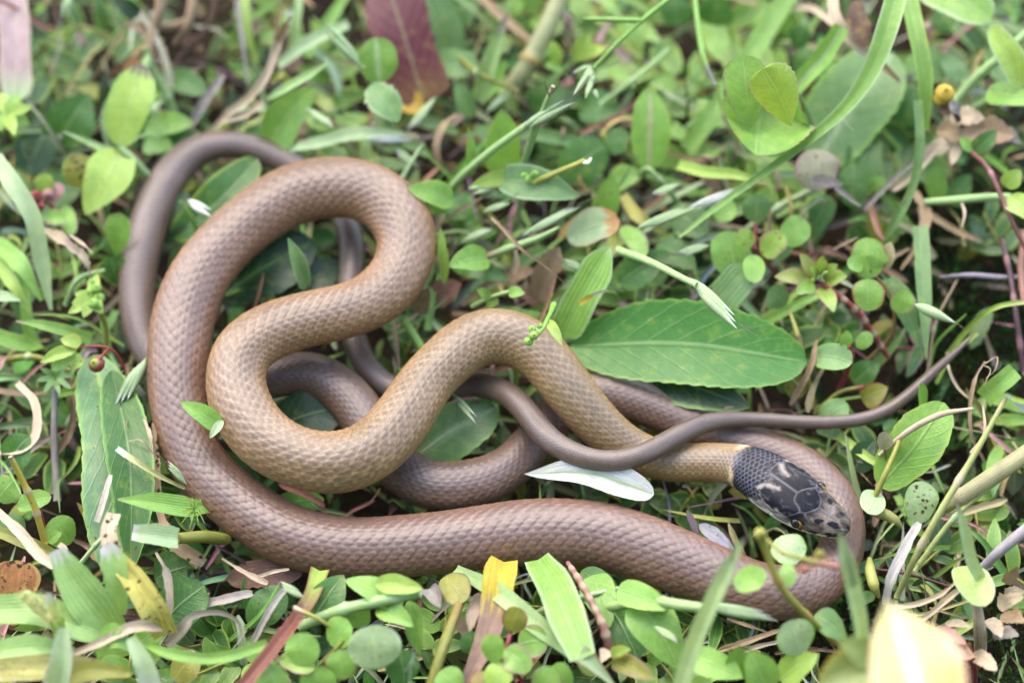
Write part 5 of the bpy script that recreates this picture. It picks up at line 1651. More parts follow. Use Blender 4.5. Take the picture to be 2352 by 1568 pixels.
t('dry_leaf', 'small curled grey tan dead scraps beneath the bottom coil', 'leaf',
  ('scrap', leaf((985, 1352, 16), (1012, 1396, 18), 44, GY, 'ovate', mat=M_DRY, cup=0.7, jag=0.2)),
  ('scrap', leaf((1100, 1360, 14), (1078, 1450, 16), 34, (0.36, 0.28, 0.21), 'lance', mat=M_DRY, wave=0.2, jag=0.3)),
  ('scrap', leaf((1060, 1420, 10), (1080, 1475, 12), 40, TA, 'ovate', mat=M_DRY, jag=0.3)))
t('grass_stalk', 'green and brown streaked stalk slanting to the bottom edge', 'grass',
  st([(1068, 1340, 12), (1050, 1400, 18), (1020, 1480, 20), (985, 1590, 18)], [18, 22, 24, 24], OL, mat=M_GRASS, basec=(0.25, 0.12, 0.04), base_to=0.6))
t('red_grass_stalk', 'crimson grass blade with green top slanting to the bottom edge', 'grass',
  bl([(735, 1310, 14), (712, 1370, 20), (680, 1420, 22), (620, 1500, 24), (545, 1590, 24)], [42, 34, 29, 29, 29], (0.13, 0.020, 0.016), fold=0.35, basec=G1, base_to=0.42, edge=(0.18, 0.06, 0.04), edge_w=0.85))
t('grass_tuft', 'thin curved green blade with hairs arcing to the red blade', 'grass',
  bl([(320, 1474, 20), (400, 1502, 24), (500, 1510, 24), (615, 1480, 22)], [10, 24, 26, 22], G2, fold=0.4),
  st([(675, 1395, 24), (730, 1420, 25), (760, 1440, 24)], [12, 9, 8], OL, basec=CR))
t('creeping_spurge', 'mat of pale round leaves along the bottom edge beside the red blade', 'weed',
  lf((866, 1535, 26), (850, 1436, 30), 116, G8, 'round', n=30, nv=13, teeth=10, speck=0.35, edge=G6, edge_w=0.95),
  lf((700, 1530, 24), (688, 1452, 27), 74, G2, 'round', n=24),
  lf((760, 1480, 22), (800, 1424, 26), 66, G2, 'round', n=22, edge=G1, edge_w=0.93),
  lf((640, 1512, 22), (722, 1536, 24), 44, G1, 'ellip', n=22, edge=PK, edge_w=0.88),
  lf((790, 1560, 22), (778, 1492, 25), 70, G2, 'round', n=22, edge=RD, edge_w=0.95),
  lf((740, 1600, 20), (720, 1530, 24), 76, G2, 'round', n=22),
  lf((930, 1570, 20), (918, 1490, 24), 74, G3, 'round', n=22),
  lf((830, 1440, 16), (812, 1390, 19), 60, G2, 'round'),
  lf((640, 1590, 20), (610, 1530, 22), 70, G2, 'round'),
  st([(700, 1570, 10), (745, 1515, 21), (790, 1470, 24)], 8, OL))
t('creeping_spurge', 'small round leaves on red stalks at the bottom centre', 'weed',
  lf((1128, 1520, 26), (1138, 1456, 30), 52, G2, 'round', n=22, edge=G1, edge_w=0.93),
  lf((1160, 1490, 26), (1216, 1540, 26), 58, G2, 'ellip', n=24, edge=PK, edge_w=0.94),
  lf((1172, 1452, 24), (1192, 1394, 28), 54, OL, 'round', n=22, edge=RD, edge_w=0.93),
  lf((1190, 1480, 20), (1258, 1470, 22), 72, G2, 'round', n=22, edge=PK, edge_w=0.95),
  lf((1130, 1590, 24), (1160, 1520, 26), 60, G1, 'round', n=22),
  lf((1100, 1600, 22), (1110, 1540, 24), 50, (0.25, 0.20, 0.06), 'round', edge=RD, edge_w=0.9),
  lf((1240, 1600, 22), (1270, 1532, 25), 66, G2, 'round', n=22, edge=PK, edge_w=0.94),
  lf((1300, 1590, 20), (1280, 1520, 23), 50, G2, 'round'),
  lf((1090, 1500, 16), (1076, 1450, 18), 54, G3, 'round'),
  lf((1055, 1590, 20), (1010, 1540, 22), 66, G2, 'round'),
  lf((1370, 1550, 18), (1340, 1500, 20), 50, G1, 'round', edge=RD, edge_w=0.9),
  st([(1160, 1500, 24), (1166, 1478, 25), (1172, 1455, 25)], [9, 9], RD),
  st([(1210, 1590, 6), (1180, 1530, 18), (1160, 1500, 25)], [8, 8], RD))

# --- lower left
t('clipped_grass', 'clump of broad clipped grass blades with shredded white ends', 'grass',
  bl([(270, 1460, 16), (215, 1395, 25), (160, 1320, 30), (128, 1262, 33)], [70, 96, 82, 36], (0.225, 0.365, 0.110), fold=0.3, tip=WH, tip_from=0.86, nv=11, jag=0.08, seed=121),
  bl([(284, 1410, 20), (270, 1330, 27), (254, 1272, 30), (240, 1252, 31)], [10, 52, 62, 30], (0.225, 0.365, 0.110), fold=0.3, tip=WH, tip_from=0.72, jag=0.14, nv=9),
  bl([(290, 1470, 18), (200, 1440, 24), (100, 1402, 26), (-10, 1400, 26)], [30, 56, 66, 60], (0.225, 0.365, 0.110), fold=0.25),
  bl([(130, 1600, 22), (142, 1520, 29), (146, 1440, 33)], [60, 50, 24], (0.31, 0.41, 0.22), fold=0.5, edge=WH, edge_w=0.85),
  bl([(150, 1480, 24), (132, 1420, 29), (108, 1362, 33)], [44, 34, 20], G1, fold=0.3, tip=WH, tip_from=0.78, jag=0.35),
  bl([(-10, 1500, 22), (80, 1490, 25), (170, 1500, 22)], [52, 60, 24], (0.225, 0.365, 0.110), fold=0.3),
  bl([(350, 1600, 24), (330, 1520, 29), (300, 1465, 31)], [50, 44, 22], (0.31, 0.41, 0.22), fold=0.4, basec=WH, base_to=0.5))
t('speckled_grass', 'yellow fading grass blade densely dotted with black', 'grass',
  ('blade', blade([(380, 1455, 18), (355, 1400, 24), (310, 1330, 27), (268, 1280, 28), (250, 1225, 29), (262, 1180, 28)], [52, 62, 56, 40, 34, 30], (0.42, 0.38, 0.09), mat=M_DRY, tip=CR, tip_from=0.62, speck=0.72, fold=0.3, n=40, nv=9)))
t('speckled_grass', 'dead tan strip with black dots curving by the lower coil', 'grass',
  dry([(352, 970, 14), (360, 1060, 15), (362, 1120, 14), (372, 1190, 13), (400, 1245, 14), (470, 1292, 12)], [14, 22, 24, 24, 44, 44], TA, speck=0.62, fold=0.35, n=40))
t('grass_tuft', 'short pointed grass leaf reaching over the long toothed leaves', 'grass',
  bl([(470, 1162, 13), (420, 1164, 20), (340, 1152, 24), (270, 1146, 25)], [34, 48, 40, 4], G2, fold=0.25, tip=PK, tip_from=0.95, nv=9))
t('clipped_grass', 'stubby cut grass blade with a pale end near the lower coil', 'grass',
  bl([(408, 1236, 22), (360, 1230, 24), (304, 1222, 25)], [46, 48, 36], G6, fold=0.35, tip=WH, tip_from=0.88, jag=0.06),
  st([(520, 1238, 10), (470, 1232, 16), (405, 1236, 20)], [26, 28, 24], OL))
t('fine_hair_tuft', 'tuft of fine hairs and a bud beside the lower coil', 'grass',
  ('hair', join(*[stem([(450, 1172, 16), (450 + dx * 0.5, 1172 + dy * 0.5 - 6, 20), (450 + dx, 1172 + dy, 20)], [3, 1], G1, ns=4) for dx, dy in ((-30, -20), (-24, 14), (-10, -30), (6, 34), (-34, 30), (20, 30), (-14, 40), (-40, 4), (14, -26))])),
  ('bud', balls([(450, 1176, 17, 22), (446, 1190, 16, 18)], G2)))
t('dry_straw', 'striped yellow straw arching down to the lower coil', 'straw',
  dry([(270, 1030, 18), (310, 1058, 20), (360, 1090, 18), (425, 1122, 14)], [20, 18, 16, 12], (0.34, 0.34, 0.14), fold=0.5, basec=WH),
  dry([(330, 960, 15), (345, 1000, 18), (352, 1050, 17)], [10, 14, 8], CR, fold=0.6, jag=0.3),
  dry([(296, 1012, 16), (325, 1010, 18), (350, 1040, 16)], [4, 7, 5], CR, fold=0.5))
t('dry_straw', 'flat whitish straw chip lying on the long toothed leaf', 'straw',
  dry([(222, 1198, 20), (238, 1150, 21), (254, 1090, 21)], [20, 20, 18], (0.38, 0.33, 0.27), fold=0.3, speck=0.2))
t('dry_straw', 'ragged cream straw slanting in from the edge above the clipped grass', 'straw',
  dry([(-10, 1170, 16), (50, 1225, 20), (95, 1275, 22), (135, 1302, 24)], [26, 34, 36, 32], CR, fold=0.4, jag=0.08, twist=20),
  dry([(135, 1250, 20), (148, 1262, 23), (155, 1295, 22)], [22, 22, 10], CR, jag=0.4))
t('grass_stalk', 'thin yellow spotted stalk standing at the edge over round leaves', 'grass',
  st([(104, 1248, 10), (78, 1160, 16), (50, 1100, 20), (24, 1048, 24)], [15, 15, 14, 12], (0.28, 0.23, 0.03), speck=0.3, node_at=(0.3, 0.55), nodec=CR, tip=CR, tip_from=0.92),
  bl([(-10, 1220, 12), (60, 1245, 15), (160, 1290, 12)], [26, 30, 26], OL, fold=0.4, speck=0.4))
t('round_leaf_weed', 'scalloped leaves below the thin yellow stalk', 'weed',
  lf((40, 1165, 10), (118, 1140, 14), 46, G2, 'ellip', teeth=6),
  lf((160, 1250, 8), (120, 1190, 12), 74, G2, 'round', teeth=7, speck=0.15),
  lf((110, 1245, 13), (142, 1222, 15), 24, G2, 'lance'),
  lf((-5, 1150, 8), (35, 1100, 11), 70, G2, 'round'),
  lf((40, 1240, 7), (20, 1180, 9), 60, G3, 'round'),
  lf((20, 1060, 6), (70, 1000, 9), 80, G3, 'ovate'),
  st([(130, 1300, 1), (110, 1240, 6), (90, 1160, 10)], 8, RD))
t('brown_leaf', 'rust brown round leaf with dark blotches at the lower edge', 'leaf',
  lf((30, 1440, 12), (40, 1286, 18), 112, (0.22, 0.10, 0.035), 'obov', n=28, nv=11, mat=M_DRY, speck=0.85, edge=(0.36, 0.24, 0.07), edge_w=0.9))
t('foxtail', 'small fuzzy yellow green foxtail seed spike by the clipped grass', 'grass',
  ('spikelet', balls([(62 + 9 * i, 1368 + 8 * i, 31 - 0.5 * i, 34 - abs(i - 3) * 2) for i in range(8)], (0.26, 0.34, 0.10))),
  ('bristle', join(*[stem([(62 + 9 * (i % 8), 1368 + 8 * (i % 8), 32), (62 + 9 * (i % 8) + 0.6 * dx, 1368 + 8 * (i % 8) + 0.6 * dy, 34), (62 + 9 * (i % 8) + dx, 1368 + 8 * (i % 8) + dy, 34)], [2.2, 0.8], (0.42, 0.42, 0.16), ns=4)
                     for i, (dx, dy) in enumerate([(38 * math.cos(k * 2.4), 38 * math.sin(k * 2.4)) for k in range(44)])])),
  st([(150, 1490, 6), (140, 1450, 18), (125, 1424, 27)], [10, 10], OL))
t('dry_straw', 'twisted grey dead grass ribbons under the dotted yellow blade', 'straw',
  dry([(358, 1268, 16), (385, 1320, 18), (392, 1390, 17), (388, 1440, 14), (392, 1490, 10)], [10, 28, 26, 22, 10], (0.25, 0.21, 0.165), fold=0.4, twist=50),
  dry([(385, 1480, 12), (420, 1440, 17), (440, 1415, 18), (500, 1405, 18), (545, 1425, 17), (555, 1460, 15), (530, 1495, 12)], [34, 36, 22, 18, 16, 12, 8], (0.25, 0.21, 0.165), fold=0.3, twist=60, n=44),
  dry([(370, 1440, 20), (300, 1440, 25), (230, 1475, 25), (150, 1510, 22)], [34, 34, 26, 20], CR, fold=0.5, speck=0.15),
  dry([(400, 1520, 10), (440, 1500, 13), (450, 1530, 12)], [22, 26, 16], CR, jag=0.2))
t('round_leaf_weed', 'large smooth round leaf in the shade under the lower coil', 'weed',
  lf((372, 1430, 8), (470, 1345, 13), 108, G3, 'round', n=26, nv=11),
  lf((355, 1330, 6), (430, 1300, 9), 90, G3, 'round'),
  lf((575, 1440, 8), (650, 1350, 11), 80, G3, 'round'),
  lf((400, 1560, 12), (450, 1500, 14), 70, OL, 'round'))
t('dry_straw', 'scattered whitish straw pieces below the bottom coil', 'straw',
  dry([(474, 1385, 11), (530, 1372, 14), (580, 1362, 13)], [28, 30, 26], (0.29, 0.25, 0.21), fold=0.3),
  dry([(580, 1475, 12), (620, 1400, 15), (662, 1345, 13)], [20, 22, 18], (0.25, 0.225, 0.20), fold=0.4),
  dry([(510, 1282, 9), (560, 1312, 12), (615, 1340, 13)], [8, 14, 20], CR, fold=0.4),
  dry([(590, 1325, 11), (630, 1312, 13), (664, 1306, 12)], [12, 12, 10], CR, fold=0.4))
t('brown_leaf', 'dark brown dead leaf half under the bottom coil', 'leaf',
  lf((520, 1330, 4), (700, 1310, 8), 70, (0.12, 0.065, 0.045), 'ellip', mat=M_DRY, jag=0.15))
t('broad_leaf_weed', 'bleached green and yellow blades crowding the bottom corner', 'weed',
  bl([(-10, 1540, 22), (100, 1530, 25), (230, 1530, 22)], [50, 56, 30], (0.28, 0.27, 0.09), fold=0.3, speck=0.3, mat=M_DRY),
  bl([(100, 1590, 20), (200, 1540, 25), (300, 1545, 24)], [40, 46, 20], OL, fold=0.3),
  bl([(220, 1500, 22), (260, 1470, 25), (330, 1500, 22)], [30, 34, 20], G2, fold=0.3),
  lf((230, 1460, 24), (280, 1440, 26), 30, G2, 'ellip'))
# --- more stalks, spikelets and dead strips threading through the leaves
def stalk(label, pl, w=14, c=G7, tip=None, name='grass_stalk'):
    t(name, label, 'grass', st(pl, [w, w * 0.9, w * 0.7], c, tip=tip, tip_from=0.85, node_at=(0.45,), nodec=G6))


PALE = (0.31, 0.41, 0.20)
stalk('pale stalk joining the base of the grazed oval leaf', [(1560, 470, 4), (1530, 430, 9), (1488, 388, 12), (1460, 420, 6)], 14)
stalk('straight pale stalk under the long whitish seed spike', [(1440, 560, 6), (1540, 500, 12), (1660, 462, 16)], 13, PALE)
stalk('pale stalk slanting between the bleached spike and curled tan ring', [(900, 470, 6), (930, 400, 12), (972, 330, 17)], 12, PALE)
stalk('yellowish stalk leaning across the striped sheath', [(1050, 130, 8), (1110, 175, 14), (1190, 210, 12)], 14, OL)
stalk('light stalk lying under the green seed cluster stalk', [(1380, 240, 8), (1460, 180, 13), (1540, 110, 14)], 13, G7)
stalk('fine bright stalk right of the wide blurred blade', [(1700, 330, 6), (1660, 250, 12), (1640, 170, 18)], 9, G1)
stalk('pale stalk running under the speckled pinkish leaf to the creeper', [(1700, 540, 6), (1800, 470, 11), (1900, 420, 12)], 20, (0.24, 0.30, 0.14))
stalk('olive runner below the drooping grass head', [(1480, 690, 6), (1560, 720, 8), (1620, 700, 8)], 12, OL)
stalk('pale bent stalk near the frayed straw and bud spike', [(150, 700, 6), (180, 640, 11), (240, 620, 10)], 12, G7)
stalk('tan green stalk low along the edge beside the grass tuft', [(-10, 830, 4), (80, 820, 8), (160, 850, 6)], 18, OL)
stalk('pale grass stem behind the two clipped white ended blades', [(180, 1300, 12), (230, 1240, 18), (270, 1200, 20)], 11, PALE)
stalk('thin bright stem among the round leaves by the crimson blade', [(600, 1568, 16), (660, 1500, 23), (700, 1480, 24)], 9, G1)
stalk('pale stem crossing low between the dewy blade and red twig', [(1200, 1420, 12), (1300, 1380, 17), (1420, 1350, 15)], 13, PALE)
stalk('long yellow green stem at the far edge below the square cut blade', [(2100, 1310, 10), (2200, 1180, 17), (2352, 1060, 22)], 13, (0.26, 0.30, 0.09))
stalk('thin tan stem leaning over the moss toward the red stems', [(2130, 860, 4), (2150, 740, 9), (2200, 640, 12)], 8, TA)
for b_, e_, w_, lab in (((960, 380, 12), (905, 345, 14), 22, 'pale spikelet pressed against the upper coil bend'), ((1060, 560, 14), (1130, 520, 17), 20, 'greenish spikelet above the purple tinged stalk'),
                        ((1350, 620, 14), (1290, 600, 17), 20, 'pale spikelet over the folded tan leaf'), ((1560, 420, 16), (1500, 450, 18), 20, 'greenish spikelet beside the yellowish grass spike'),
                        ((1630, 560, 14), (1560, 585, 16), 22, 'white flecked spikelet above the drooping grass head'), ((700, 250, 16), (770, 290, 18), 20, 'blurred pale spikelet near the yellow cupped leaf'),
                        ((1000, 220, 12), (940, 300, 14), 20, 'blurred spikelet between the red leaf and striped sheath'), ((430, 1110, 16), (380, 1060, 19), 18, 'thin spikelet beside the striped yellow straw'),
                        ((700, 1370, 24), (640, 1340, 25), 20, 'pale spikelet at the green top of the crimson blade'), ((1500, 1440, 24), (1560, 1470, 25), 18, 'small spikelet on the glossy leaf below the coil')):
    t('grass_spikelet', lab, 'spikelet', sp(b_, e_, w_, PALE, tip=WH, awns=2, awn_len=44, k=3))
t('dry_leaf', 'long twisted brown dead strip behind the hanging straight blade', 'leaf',
  dry([(2100, 440, 14), (2126, 490, 15), (2110, 560, 13), (2070, 620, 9)], [30, 44, 36, 18], TA, fold=0.35, twist=50, jag=0.2),
  dry([(1960, 600, 9), (1900, 575, 12), (1860, 590, 9)], [16, 30, 16], (0.14, 0.07, 0.05), fold=0.3, jag=0.25),
  dry([(2000, 560, 9), (2040, 590, 11), (2090, 570, 10)], [16, 26, 14], TA, fold=0.35, jag=0.25))
t('dry_leaf', 'brown crumpled dead leaves in the gap by the strap leaf base', 'leaf',
  ('scrap', leaf((1220, 660, 4), (1290, 600, 9), 56, BR, 'ovate', mat=M_DRY, jag=0.25, wave=0.15)),
  ('scrap', leaf((1160, 640, 3), (1230, 620, 7), 44, TA, 'ovate', mat=M_DRY, jag=0.25, wave=0.15)),
  ('scrap', leaf((1240, 700, 3), (1190, 660, 6), 40, (0.16, 0.09, 0.06), 'lance', mat=M_DRY, jag=0.25)))
t('dead_twig', 'dark brown tangle of dead stems on the soil near the top edge', 'twig',
  ('stem', stem([(380, 200, -2), (420, 130, 3), (480, 60, 6), (500, -30, 9)], [12, 20, 18, 20], BR, mat=M_DRY)),
  ('stem', stem([(300, 110, -2), (390, 150, 2), (500, 130, 1)], [16, 14, 8], (0.12, 0.08, 0.06), mat=M_DRY)),
  ('scrap', leaf((420, 90, 2), (470, 120, 5), 44, BR, 'ovate', mat=M_DRY, jag=0.3, wave=0.2)),
  ('scrap', leaf((410, 190, 0), (455, 160, 4), 40, TA, 'ovate', mat=M_DRY, jag=0.3, wave=0.2)),
  ('scrap', leaf((470, 30, 4), (430, 10, 7), 40, TA, 'ovate', mat=M_DRY, jag=0.3, wave=0.2)))
t('dry_straw', 'grey straws lying in the gap left of the star shaped sprout', 'straw',
  dry([(-10, 1100, 2), (50, 1050, 4), (120, 1000, 3)], [18, 20, 14], GY, fold=0.5),
  dry([(20, 940, 1), (30, 1020, 3), (60, 1110, 2)], [14, 16, 12], TA, fold=0.5))
# fine spider threads
def thread(label, *pls):
    t('spider_thread', label, 'thread', *[('strand', stem(p, [1.6, 1.2], (0.42, 0.43, 0.42), ns=4, mat=M_PETAL)) for p in pls])


thread('fine white spider threads over the large dull green leaf', [(1905, 340, 22), (1905, 290, 26), (1920, 255, 29), (1945, 245, 33)], [(1925, 255, 29), (1945, 285, 29), (1960, 300, 30)], [(1930, 330, 22), (1935, 290, 26), (1930, 260, 28)])
thread('bent white spider thread beside the dewy blade', [(1180, 1330, 24), (1215, 1318, 26), (1206, 1345, 25), (1220, 1370, 24)], [(1262, 1345, 28), (1245, 1368, 27), (1252, 1390, 26)])
thread('pale spider threads among the bottom round leaves', [(940, 1568, 30), (946, 1520, 32), (955, 1490, 32)], [(930, 1540, 30), (946, 1520, 32), (960, 1530, 31)])
# ------------------------------------------------------------------ low sprigs filling the gaps, each a plant of its own
def sprig(x, y, label, kind='round', n=6, size=58, z=6, colr=G2, red=False, ang=None):
    """A creeping sprig rooted near (x, y): leaves in pairs along a short runner."""
    r = random.Random(int(x * 7 + y * 13))
    z = z - 5.5
    a = r.uniform(0, 6.28) if ang is None else ang
    ln = size * (0.45 * n)
    dx, dy = math.cos(a) * ln / 2, math.sin(a) * ln / 2
    p0, p1 = (x - dx, y - dy, z - 6), (x + dx, y + dy, z + 0.5)
    mid = (x + r.uniform(-0.2, 0.2) * ln, y + r.uniform(-0.2, 0.2) * ln, z)
    parts = []
    for i in range(n):
        u = (i // 2 + 0.6) / (n / 2 + 0.2)
        bx = (1 - u)**2 * p0[0] + 2 * u * (1 - u) * mid[0] + u * u * p1[0]
        by = (1 - u)**2 * p0[1] + 2 * u * (1 - u) * mid[1] + u * u * p1[1]
        la = a + (1 if i % 2 else -1) * r.uniform(0.7, 1.5)
        L = size * r.uniform(0.8, 1.25) * (1.0 if kind == 'round' else 1.5)
        sh, wf = {'round': ('round', 0.9), 'oval': ('ellip', 0.55), 'pointed': ('ovate', 0.5), 'narrow': ('lance', 0.3)}[kind]
        lv = r.uniform(0.55, 1.05)  # random tone, held dark: shade down in the gaps is painted in
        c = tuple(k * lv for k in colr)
        for tr in range(3):
            zt = z + r.uniform(-2.5, 4.5)
            m = leaf((bx, by, z - 0.5), (bx + L * math.cos(la), by + L * math.sin(la), zt), L * wf, c, sh, arch=r.uniform(0.3, 2.0), n=14, nv=7,
                     fold=r.uniform(0.03, 0.25), roll=r.uniform(-25, 25), edge=PK if red else G1, edge_w=0.9, wave=0.04, speck=r.choice((0, 0, 0, 0.25)),
                     tip=r.choice((None, None, TA)), tip_from=0.93)
            if not hits_snake(m.v[0][::5], 0.0002):
                parts.append(('leaf', m))
                break
            la += 1.1
    s = stem([p0, mid, p1], [8, 6], RD if red else OL, ns=6)
    if not hits_snake(s.v[0][::6], 0.0) or not parts:
        parts.append(('stem', s))
    thing('creeping_sprig', label, 'weed', parts, group='low sprigs filling the gaps')


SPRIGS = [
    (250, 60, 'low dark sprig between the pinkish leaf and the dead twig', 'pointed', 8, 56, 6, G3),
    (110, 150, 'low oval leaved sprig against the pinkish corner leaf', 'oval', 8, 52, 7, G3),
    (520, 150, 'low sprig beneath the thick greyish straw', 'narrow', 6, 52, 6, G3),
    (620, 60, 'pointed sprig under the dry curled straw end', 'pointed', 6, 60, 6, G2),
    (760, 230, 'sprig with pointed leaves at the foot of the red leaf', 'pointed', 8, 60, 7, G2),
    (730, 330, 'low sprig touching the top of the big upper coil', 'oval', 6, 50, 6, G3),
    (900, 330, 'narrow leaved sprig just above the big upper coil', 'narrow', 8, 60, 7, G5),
    (1190, 60, 'rounded sprig between the striped sheath and orange jointed stalk', 'round', 6, 60, 7, G2),
    (1420, 40, 'pointed sprig under the thin branching stalk', 'pointed', 8, 62, 7, G2),
    (1530, 160, 'round leaved sprig under the drooping white tipped stalk', 'pointed', 8, 60, 8, G2),
    (1560, 290, 'oval leaved sprig beside the grazed oval leaf', 'oval', 8, 60, 7, G2),
    (1340, 300, 'shaded sprig behind the tallest stalks', 'pointed', 8, 64, 6, G3),
    (1700, 60, 'pale sprig behind the wide blurred blade', 'oval', 8, 70, 8, G2),
    (1700, 430, 'shaded round sprig below the curled leaf', 'pointed', 8, 56, 7, G3),
    (1800, 450, 'round leaved sprig under the long arching blade', 'pointed', 8, 60, 8, G2),
    (2010, 530, 'rounded sprig under the speckled pinkish leaf', 'round', 6, 54, 7, G3),
    (2060, 330, 'oval leaved sprig beneath the folded drooping blade', 'oval', 8, 58, 8, G3),
    (2240, 130, 'shaded sprig under the hairy stem', 'oval', 8, 60, 8, G3),
    (2290, 540, 'small sprig among the red stems', 'oval', 6, 46, 6, G3),
    (1520, 700, 'shaded sprig under the upper edge of the large glossy leaf', 'oval', 8, 60, 4, G3),
    (1400, 620, 'pointed sprig at the foot of the strap leaf', 'pointed', 8, 54, 6, G2),
    (1140, 560, 'narrow sprig under the purple tinged stalk', 'narrow', 8, 56, 6, G3),
    (1900, 740, 'dark sprig below the yellow rosette', 'round', 6, 54, 5, G3),
    (1800, 790, 'sprig at the pointed end of the large glossy leaf', 'oval', 6, 54, 6, G3),
    (2080, 800, 'reddish sprig in the moss near the hanging blade', 'pointed', 6, 44, 5, G3, True),
    (1930, 1010, 'dark sprig below the middle of the tail', 'oval', 6, 52, 5, G3),
    (2230, 1180, 'low sprig under the thick tan green stalk', 'oval', 6, 48, 6, G2),
    (2300, 980, 'narrow sprig beside the square cut blade', 'narrow', 8, 64, 6, G2),
    (2110, 1300, 'narrow leaved sprig behind the silvery straw', 'narrow', 6, 54, 5, G3),
    (1600, 1130, 'shaded sprig under the neck near the head', 'pointed', 6, 60, 3, G3),
    (1440, 1180, 'dark sprig under the white woolly leaf', 'oval', 6, 60, 3, G3),
    (700, 950, 'dark sprig framed by the innermost loop', 'oval', 6, 60, 3, G3),
    (950, 780, 'shaded sprig between the two upper bends', 'narrow', 6, 56, 4, G3),
    (450, 600, 'shaded sprig between the thin and thick outer loops', 'pointed', 6, 50, 4, G3),
    (130, 620, 'bright sprig beneath the frayed straw', 'narrow', 8, 50, 7, G2),
    (70, 930, 'dull sprig near the star shaped sprout', 'narrow', 6, 54, 4, G3),
    (90, 1050, 'scalloped sprig above the yellow spotted stalk', 'oval', 6, 50, 6, G3),
    (400, 1180, 'shaded sprig between the toothed leaves and the coil', 'oval', 8, 54, 7, G3),
    (320, 1530, 'low sprig among the clipped blades', 'oval', 6, 56, 14, G2),
    (520, 1540, 'round leaved sprig at the foot of the crimson blade', 'pointed', 8, 56, 12, G2),
    (480, 1440, 'shaded sprig among the twisted dead ribbons', 'round', 6, 60, 7, G3),
    (1000, 1440, 'pointed sprig beside the brown streaked stalk', 'pointed', 6, 56, 10, G2),
    (1280, 1420, 'sprig hidden behind the broad dewy blade', 'oval', 6, 60, 10, G3),
    (1500, 1550, 'pointed pale sprig at the foot of the tall shoot', 'pointed', 8, 58, 14, G2),
    (1620, 1440, 'small sprig beside the loose tan straws', 'narrow', 6, 54, 8, G3),
    (1700, 1420, 'oval sprig on the mossy soil below the coil', 'oval', 6, 46, 6, G3),
    (2130, 1540, 'reddish sprig under the sunlit leaf', 'pointed', 6, 52, 10, G1, True),
    (2330, 1330, 'narrow sprig at the lower far edge', 'narrow', 8, 60, 10, G2),
]
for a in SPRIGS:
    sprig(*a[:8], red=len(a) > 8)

# ------------------------------------------------------------------ what nobody could count: undergrowth, litter, moss
fr_ = random.Random(5)


def bare(x, y):
    """How thin the leafy cover is at a point of the picture: 0 full cover, 1 none."""
    if 340 < x < 500 and -60 < y < 190:
        return 0.85
    if x > 2060 and 440 < y < 920:
        return 0.92
    if x > 1560 and y > 1400:
        return 0.45
    if 20 < x < 140 and 880 < y < 1060:
        return 0.5
    if 1900 < x < 2080 and 830 < y < 930:
        return 0.5
    return 0.0


def spot(rx, ry):
    while True:
        x, y = fr_.uniform(-rx, rx), fr_.uniform(-ry, ry)
        q = math.hypot(x / rx, y / ry)
        if abs(x) < 0.125 and abs(y) < 0.095:
            return x, y
        if fr_.random() < 0.45:
            return x, y


def hides_snake(c):
    """Would this strand lie over the body as the photograph shows it?"""
    for p in c[::2]:
        if hits_snake([np.array(p) - np.array(VIEW) * d for d in (0.003, 0.006, 0.010, 0.015, 0.021)], 0.0002):
            return True
    return False


PAL = [G3, G3, G4, G4, G4, G2, OL, G3, G4, BR]  # mostly dark greens: shade of the deep gaps put into the leaf colour
u_leaf, u_dry, u_grass = MB(M_LEAF), MB(M_DRY), MB(M_GRASS)
k = 0
while k < 3400:
    x, y = spot(0.24, 0.20)
    px_, py_ = pix((x, y, 0.0))
    if fr_.random() < bare(px_, py_):
        k += 1
        continue
    k += 1
    L = fr_.uniform(34, 120) * U
    a = fr_.uniform(0, 6.28)
    z0 = fr_.uniform(-17, 3.0) * 0.001
    z1 = z0 + fr_.uniform(-2, 6) * 0.001
    A = np.array((x, y, z0))
    B = np.array((x + L * math.cos(a), y + L * math.sin(a), max(-0.0175, z1)))
    if hits_snake([A, B, (A + B) / 2], 0.0004):
        continue
    sh, wf = fr_.choice((('ellip', 0.5), ('narrow', 0.4), ('ellip', 0.36), ('ovate', 0.5), ('ovate', 0.42), ('lance', 0.32), ('lance', 0.22)))
    n = 7
    c = catmull([A, (A + B) / 2 + np.array((0, 0, fr_.uniform(0.2, 1.2) * 0.001)), B], n)
    w = np.maximum(profile(sh, np.linspace(0, 1, n)), 0.05) * L * wf
    col_ = tuple(v * fr_.uniform(0.7, 1.2) for v in fr_.choice(PAL))
    u_leaf.sheet(c, w, col_, nv=5, fold=fr_.uniform(0, 0.3), roll=fr_.uniform(-40, 40), wave=0.05, speck=fr_.choice((0, 0, 0, 0.3)), seed=k,
                 tip=fr_.choice((None, None, None, TA)), tip_from=0.9)
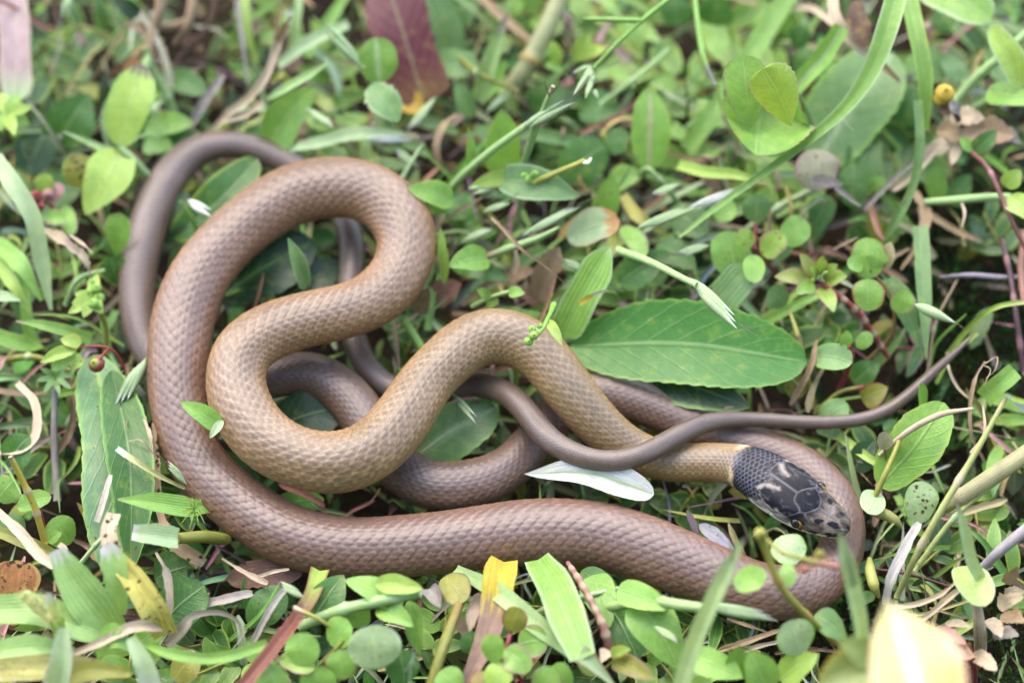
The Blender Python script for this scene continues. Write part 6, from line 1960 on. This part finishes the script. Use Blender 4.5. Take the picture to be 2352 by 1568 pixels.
for k in range(6000):
    x, y = spot(0.24, 0.20)
    ty = (k * 7 + 1) % 10 * 0.5
    L = (fr_.uniform(60, 240) if ty < 3 else fr_.uniform(40, 200)) * U
    a = fr_.uniform(0, 6.28)
    z0 = (fr_.uniform(-10.0, 7.0) if ty >= 2.5 else fr_.uniform(-16.0, 6.0)) * 0.001
    zr = fr_.uniform(-1, 3) if fr_.random() < 0.7 else fr_.uniform(3, 14)
    A = np.array((x, y, z0))
    B = np.array((x + L * math.cos(a), y + L * math.sin(a), max(-0.0175, z0 + zr * 0.001)))
    if fr_.random() < bare(*pix((A + B) / 2)) * 0.85:
        continue
    M_ = (A + B) / 2 + np.array((fr_.uniform(-0.15, 0.15) * L, fr_.uniform(-0.15, 0.15) * L, fr_.uniform(0, 2.5) * 0.001))
    c = catmull([A, M_, B], 9)
    if hits_snake(c, 0.0004) or (c[:, 2].max() > 0.004 and hides_snake(c)):
        continue
    if ty >= 2.5:
        w = np.linspace(1, fr_.uniform(0.3, 1), 9) * fr_.choice((5, 8, 10, 14, 20)) * U
        w[0] *= 0.4
        w[-1] *= 0.3
        u_dry.sheet(c, w, tuple(v * fr_.uniform(0.6, 1.3) for v in fr_.choice((TA, CR, GY, BR, CR, TA))), nv=5, fold=0.6, twist=fr_.uniform(-90, 90), jag=0.25, seed=k)
    else:
        w = profile('blade', np.linspace(0, 1, 9)) * fr_.uniform(8, 26) * U
        u_grass.sheet(c, np.maximum(w, 1 * U), tuple(v * fr_.uniform(0.75, 1.15) for v in fr_.choice((G2, G3, G2, G5, G7, G6, G1))), nv=5, fold=0.45, roll=fr_.uniform(-40, 40), seed=k,
                      tip=fr_.choice((None, None, TA, G6)), tip_from=0.85)
for k in range(900):
    x, y = spot(0.22, 0.18)
    L = fr_.uniform(14, 50) * U
    a = fr_.uniform(0, 6.28)
    A = np.array((x, y, fr_.uniform(-18, -2) * 0.001))
    B = A + np.array((L * math.cos(a), L * math.sin(a), fr_.uniform(-0.4, 0.8) * 0.001))
    if hits_snake([A, B], 0.0004):
        continue
    c = catmull([A, (A + B) / 2 + np.array((0, 0, 0.0006)), B], 6)
    w = np.maximum(profile(fr_.choice(('lance', 'ellip', 'strap')), np.linspace(0, 1, 6)), 0.1) * L * fr_.uniform(0.15, 0.6)
    u_dry.sheet(c, w, tuple(v * fr_.uniform(0.4, 1.0) for v in fr_.choice((TA, BR, BR, GY, CR))), nv=5, cup=fr_.uniform(-0.4, 0.4), roll=fr_.uniform(-60, 60), jag=0.35, wave=0.15, seed=k)
# moss: short upright shoots
moss = MB(M_STEM)
k = 0
while k < 5200:
    k += 1
    m_ = fr_.random()
    if m_ < 0.62:
        px_, py_ = fr_.uniform(2040, 2480), fr_.uniform(430, 1000)
    elif m_ < 0.85:
        px_, py_ = fr_.uniform(1560, 2420), fr_.uniform(1390, 1640)
    else:
        px_, py_ = fr_.uniform(1860, 2420), fr_.uniform(960, 1400)
    p = np.array(P(px_, py_, -14 + 10 * fr_.random()))
    h = fr_.uniform(1.2, 4.2) * 0.001
    e = p + np.array((fr_.uniform(-1, 1) * 0.0012, fr_.uniform(-1, 1) * 0.0012, h))
    if hits_snake([e], 0.0003):
        continue
    moss.spindle(p, e, fr_.uniform(5, 10) * U, tuple(v * fr_.uniform(0.6, 1.5) for v in fr_.choice((G4, G3, G4, (0.06, 0.09, 0.015)))), ns=4, n=4)
for nm, m_, lab in (('undergrowth', u_leaf, 'mass of tiny low leaves covering the soil'), ('dry_grass_litter', u_dry, 'bits of dead grass and leaf lying on the soil'),
                    ('short_grass', u_grass, 'thin short grass blades growing through the weeds'), ('moss', moss, 'dark green moss patches on the soil')):
    o = m_.build(nm)
    o['kind'] = 'stuff'
    o['label'] = lab
print('tris', sum(len(o.data.polygons) * 2 for o in S.objects if o.type == 'MESH'))
